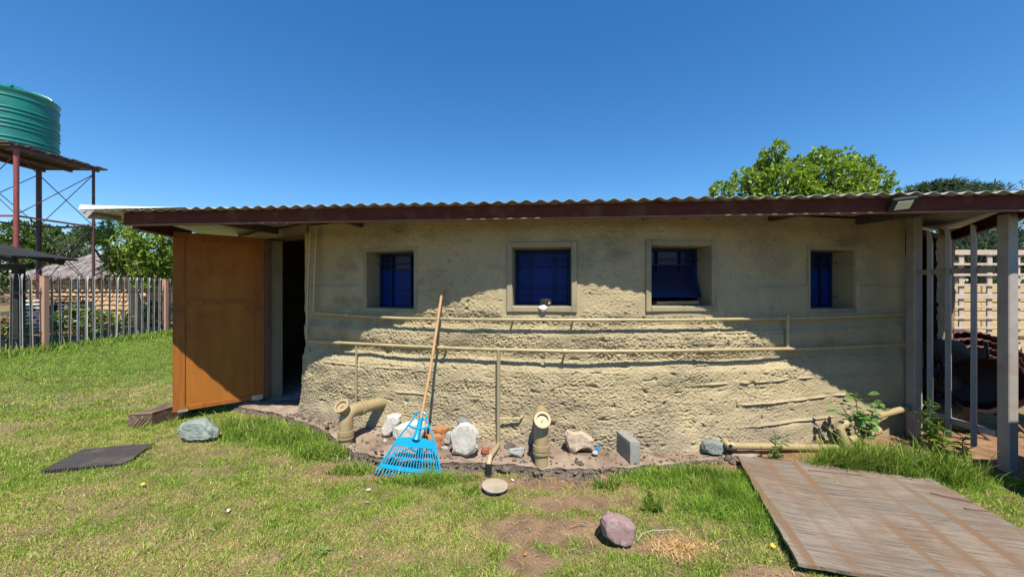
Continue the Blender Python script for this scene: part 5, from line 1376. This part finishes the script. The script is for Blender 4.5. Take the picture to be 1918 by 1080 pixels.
# weathered plywood board
bd = thing('plywood_board', BOARD[0].lerp(BOARD[2], .5), 'weathered grey brown plywood board lying on the grass at lower right', 'board')
ox = (BOARD[1]-BOARD[0]).normalized(); oy = Vector((-ox.y, ox.x, 0))
me_c = BOARD[0]
top = []; n1, n2 = 40, 40
def bpnt(f, g_, z):
    p = BOARD[0].lerp(BOARD[1], f).lerp(BOARD[3].lerp(BOARD[2], f), g_); e = min(f, 1-f, g_, 1-g_)
    ch = .016*gn(np.array([f*9]), np.array([g_*9]), 95)[0] + .008*gn(np.array([f*37]), np.array([g_*37]), 97)[0] if e < .01 else 0
    return (p.x + ch, p.y + ch, z + .05*(1-g_)*0 + .022*gn(np.array([f*1.7]), np.array([g_*1.7]), 96)[0])
V = np.array([bpnt(i/(n1-1), jx/(n2-1), zl_) for zl_ in (.062, .044) for i in range(n1) for jx in range(n2)])
h_ = n1*n2; Ft = []; Fe = []
for i in range(n1-1):
    for jx in range(n2-1):
        a = i*n2+jx; Ft += [(a, a+1, a+n2+1, a+n2), (h_+a, h_+a+n2, h_+a+n2+1, h_+a+1)]
for i in range(n1-1):
    for e in (0, n2-1): a = i*n2+e; Fe.append((a, a+n2, h_+a+n2, h_+a))
for jx in range(n2-1):
    for e in (0, n1-1): a = e*n2+jx; Fe.append((a, a+1, h_+a+1, h_+a))
Ro = np.array(Matrix((ox, oy, Vector((0, 0, 1)))))    # board axes, so that grain and bands follow the board
sheet_o = link_mesh('plywood_sheet', (V - np.array(me_c)) @ Ro.T, Ft + Fe, M['ply'], bd, False)
c0 = WPOS[sheet_o.name]; wc = Vector(me_c) + Matrix(Ro.T.tolist()) @ c0
place(sheet_o, wc, bd); sheet_o.rotation_euler = Matrix(Ro.T.tolist()).to_euler()
for (a, b, r_) in ((dp(1690, 932, 0), None, 0),): pass
def on_board(f, g_): p = bpnt(f, g_, .066); return Vector(p)
for (a, b, w_) in (((.86, .22), (.99, .28), .012), ((1.0, .36), (.90, .37), .014), ((.35, .12), (.62, .10), .006)):
    mb = MB(); mb.bar(on_board(*a), on_board(*b), w_, .006); mb.build('splinter', M['rust'], bd)
for (f, g_) in ((.1, .03), (.55, .62)):
    mb = MB(); p = BOARD[0].lerp(BOARD[1], f).lerp(BOARD[3].lerp(BOARD[2], f), g_); q = BOARD[0].lerp(BOARD[1], f).lerp(BOARD[3].lerp(BOARD[2], f), min(1, g_+.3))
    mb.bar((p.x, p.y, .02), (q.x, q.y, .02), .05, .045); mb.build('under_batten', M['ply_edge'], bd)

# objects on sills and in the doorway
o, t_, n_, w_, za, zb = WF[1]
pc = o + t_*(.035) + n_*.04; pc.z = za + .005
bo = thing('black_bowl', pc, 'small dark round pot on the sill of the second window', 'pot')
mb = MB(); mb.lathe([(.035, 0), (.052, .012), (.060, .035), (.056, .055), (.042, .066), (.0, .070)], 22, Matrix.Translation(pc)); mb.build('pot_body', M['black_pvc'], bo, True)
mb = MB(); mb.lathe([(.012, 0), (.014, .004), (0, .006)], 12, Matrix.Translation(pc + t_*.03 - n_*.045 + Vector((0, 0, .03))) @ Matrix.Rotation(PI/2, 4, 'X')); mb.build('spot', M['stone_cream'], bo)
pr = o + t_*(.012) - n_*.012; 
rock('plastic_bag', (pr.x, pr.y-.02, za-.05), (.085, .06, .075), 97, 'paper', 'crumpled white plastic hanging over the sill of the second window', 0, (0, 0), planes=16, noise=.12, cat='plastic', sub=4, sink=0)
o, t_, n_, w_, za, zb = WF[2]
mb = MB(); a = o + t_*(-w_*.7) + n_*.10; b = o + t_*(w_*.75) + n_*.10; mb.bar((a.x, a.y, za+.025), (b.x, b.y, za+.03), .09, .03, .003); tag(mb.build('wood_offcut', M['handle'], None), 'short wood offcut lying on the sill of the open third window', 'wood')
cn = Vector((-2.93, 5.78, .525)); mb = MB(); mb.lathe([(.04, 0), (.04, .09), (.034, .092), (.034, .02), (0, .018)], 18, Matrix.Translation(cn)); tag(mb.build('tin_can', M['tin'], None, True), 'tin can on the low ledge inside the dark doorway', 'can')
# blue bottle top beside the cream stone
pb = gp(1117, 850, hz); bt = thing('plastic_bottle', pb, 'small crushed bottle with blue label beside the cream stone', 'bottle')
mb = MB(); mb.lathe([(.011, 0), (.016, .01), (.015, .04), (.012, .055), (.007, .066), (.007, .072)], 14, Matrix.Translation(pb+Vector((0, 0, .012))) @ Matrix.Rotation(.25, 4, 'Y')); mb.build('bottle_body', M['bottle_blue'], bt, True)
P, Fc = rock_mesh((.07, .05, .04), 99, 12, .1, .1, 3); P[:, 2] -= P[:, 2].min(); link_mesh('crushed_base', P + np.array(pb) + np.array([-.01, -.02, 0]), Fc, M['stone_grey'], bt, True)

# ---------------------------------------------------------------- weeds with separate leaves
def leaf_proto(L, W, col, parent, w, name='leaf'):
    V = np.array([(0, 0, 0), (L*.25, -W*.42, .010), (L*.6, -W*.5, .006), (L, 0, -L*.12), (L*.6, W*.5, .006), (L*.25, W*.42, .010), (L*.45, 0, -.006)])
    F_ = [(0, 1, 6), (1, 2, 6), (2, 3, 6), (3, 4, 6), (4, 5, 6), (5, 0, 6)]
    me = bpy.data.meshes.new(name); me.from_pydata([tuple(v) for v in V], [], F_)
    a = me.color_attributes.new('Col', 'FLOAT_COLOR', 'POINT')
    for i, d_ in enumerate(a.data): d_.color = (*col, 1)
    me.materials.append(M['leaf']); return me
def weed(base, label, stems, L, W, col, nleaf, mode, tip=True):
    t = thing('weed', base, label, 'weed', 'weeds growing in the grass at the right'); base = Vector(base)
    meshes = [leaf_proto(L, W, tuple(c_*k for c_ in col), t, base) for k in (.8, 1.0, 1.25)]
    for (dx, dy, hh) in stems:
        top = base + Vector((dx, dy, hh)); mid = base + Vector((dx*.35, dy*.35, hh*.55))
        mb = MB(); mb.tube([base + Vector((0, 0, -.02)), mid, top], [.006, .0045, .0025], 6); mb.build('stem', M['stem'], t)
        for k in range(nleaf):
            f = (.25 + .75*k/(nleaf-1)) if mode == 'stalk' else random.uniform(.55, 1.04)
            p = base.lerp(mid, f*2) if f < .5 else mid.lerp(top, f*2-1)
            o = bpy.data.objects.new('leaf', random.choice(meshes)); COL.objects.link(o)
            if mode == 'bush': p = p + Vector((random.uniform(-.07, .07), random.uniform(-.07, .07), random.uniform(-.05, .06)))
            place(o, p, t); sc_ = random.uniform(.6, 1.15) * (1.1 - .45*f if mode == 'stalk' else 1)
            o.rotation_euler = (random.uniform(-.4, .4), random.uniform(-.75, .25) if mode == 'stalk' else random.uniform(-.4, .5), k*2.4 + random.uniform(-.4, .4)); o.scale = (sc_, sc_, sc_)
    return t
weed(gp(1612, 842), 'broad leaved weed with several leafy branches beside the forked pipe', [(-.17, .02, .42), (-.05, 0, .50), (.06, .03, .36), (-.09, -.03, .34), (.19, .02, .44), (.0, -.03, .2)], .078, .062, (.10, .20, .05), 17, 'bush')
weed(gp(1452, 868), 'small stalk weed at the top corner of the plywood board', [(.0, 0, .26), (.10, .03, .2), (-.03, -.02, .12)], .085, .018, (.10, .18, .04), 15, 'stalk')
weed(gp(1742, 842), 'tall bushy stalk weed in front of the grey screen', [(.0, .0, .47), (-.07, 0, .36), (.06, -.02, .27), (-.03, -.03, .22)], .11, .020, (.10, .19, .04), 34, 'stalk')
weed(gp(1765, 850), 'bright yellow green star leaved weed in front of the grey screen', [(.02, 0, .24), (-.03, -.02, .16)], .12, .024, (.17, .27, .04), 18, 'stalk')
weed(gp(1803, 852), 'small star leaved weed nearest the right screen post', [(.0, 0, .17), (.02, -.03, .08)], .10, .022, (.11, .19, .04), 15, 'stalk')
weed(gp(1680, 868), 'star leaved weed sprouting from the long grass right of the forked pipe', [(.0, 0, .17), (.05, -.03, .10), (-.05, -.02, .10)], .12, .020, (.13, .23, .045), 14, 'stalk')
weed(gp(600, 1040, 0), 'flat rosette weed in the lawn at bottom left', [(.02, 0, .02), (-.02, .02, .02)], .07, .020, (.17, .26, .06), 10, 'stalk')
weed(gp(1215, 945, 0), 'small dark upright sprig in the lawn above the mauve rock', [(.0, 0, .09)], .035, .010, (.06, .12, .03), 20, 'stalk')

# small litter
for (u, v, lab) in ((1447, 1021, 'yellow dandelion beside the left edge of the plywood board'), (268, 906, 'yellow dandelion in the lawn near the black mat')):
    p = gp(u, v, .035); t = thing('dandelion', (p.x, p.y, 0), lab, 'flower', 'dandelions in the lawn')
    mb = MB(); mb.lathe([(.004, -.004), (.012, .003), (.010, .006), (0, .007)], 12, Matrix.Translation(p) @ Matrix.Rotation(.5, 4, 'X')); mb.build('flower_head', M['yellow'], t)
    mb = MB(); mb.tube([(p.x, p.y, 0), p], .002, 5); mb.build('stem', M['stem'], t)
def wire(pts, r, mat, name, label, cat): mb = MB(); mb.tube(pts, r, 6); return tag(mb.build(name, M[mat], None, True), label, cat)
wire([gp(1305, 930, .03), gp(1318, 926, .05), gp(1330, 933, .03), gp(1322, 940, .04), gp(1336, 944, .03)], .0016, 'string', 'string', 'tangled pale green string on the grass left of the plywood board', 'string')
wire([gp(1194, 1012, .03), gp(1203, 998, .05), gp(1222, 992, .04), gp(1238, 992, .05), gp(1262, 991, .03)], .0018, 'string', 'string', 'pale string trailing from the mauve rock', 'string')
for i, (u0, v0, u1, v1, lab) in enumerate(((1207, 866, 1232, 871, 'dry twig on the apron right of the cement block'), (1204, 862, 1218, 859, 'short twig beside the cement block'), (312, 950, 352, 938, 'bent dry twig on the lawn at left'),
                                           (1065, 1030, 1090, 1035, 'dry twig left of the mauve rock'), (1340, 1018, 1368, 1010, 'dry twig right of the straw patch'), (1070, 986, 1100, 982, 'dry twig on the bare soil'), (1845, 960, 1880, 972, 'long straw stalk right of the plywood board'), (370, 993, 405, 993, 'pale straw stalk on the lawn at lower left'), (545, 936, 572, 937, 'thin twig on the lawn below the slab'))):
    hz_ = .10 if v0 < 875 and u0 > 1000 and u0 < 1250 else .03
    a, b = gp(u0, v0, hz_*.6), gp(u1, v1, hz_*.6); m_ = a.lerp(b, .5) + Vector((0, .01, .012))
    wire([a, m_, b], .0024, 'twig', 'twig', lab, 'twig')
for (u, v, s_, m_, lab) in ((428, 957, .022, 'paper', 'scrap of white paper on the lawn at left'), (688, 941, .02, 'stone_pink', 'pinkish chip on the lawn below the rake'), (690, 918, .028, 'stone_grey', 'grey chip on the lawn below the rake'), (960, 899, .018, 'paper', 'white chip beside the drain cap'), (985, 1037, .02, 'brick', 'orange chip on the bare soil left of the mauve rock')):
    rock('litter_chip', gp(u, v, .012), (s_*1.6, s_, s_*.7), int(u), m_, lab, u*.1, cat='chip', sub=2, sink=0)
# dead straw clump
x = RNG.normal(.98, .09, 1500); y = RNG.normal(2.13, .05, 1500)
blades(x, y, RNG.uniform(.02, .05, 1500), RNG.uniform(.003, .006, 1500), RNG.uniform(.6, 1.04, 1500), np.array([.66, .46, .23])*RNG.uniform(.6, 1.2, (1500, 1)), 'dead_straw')
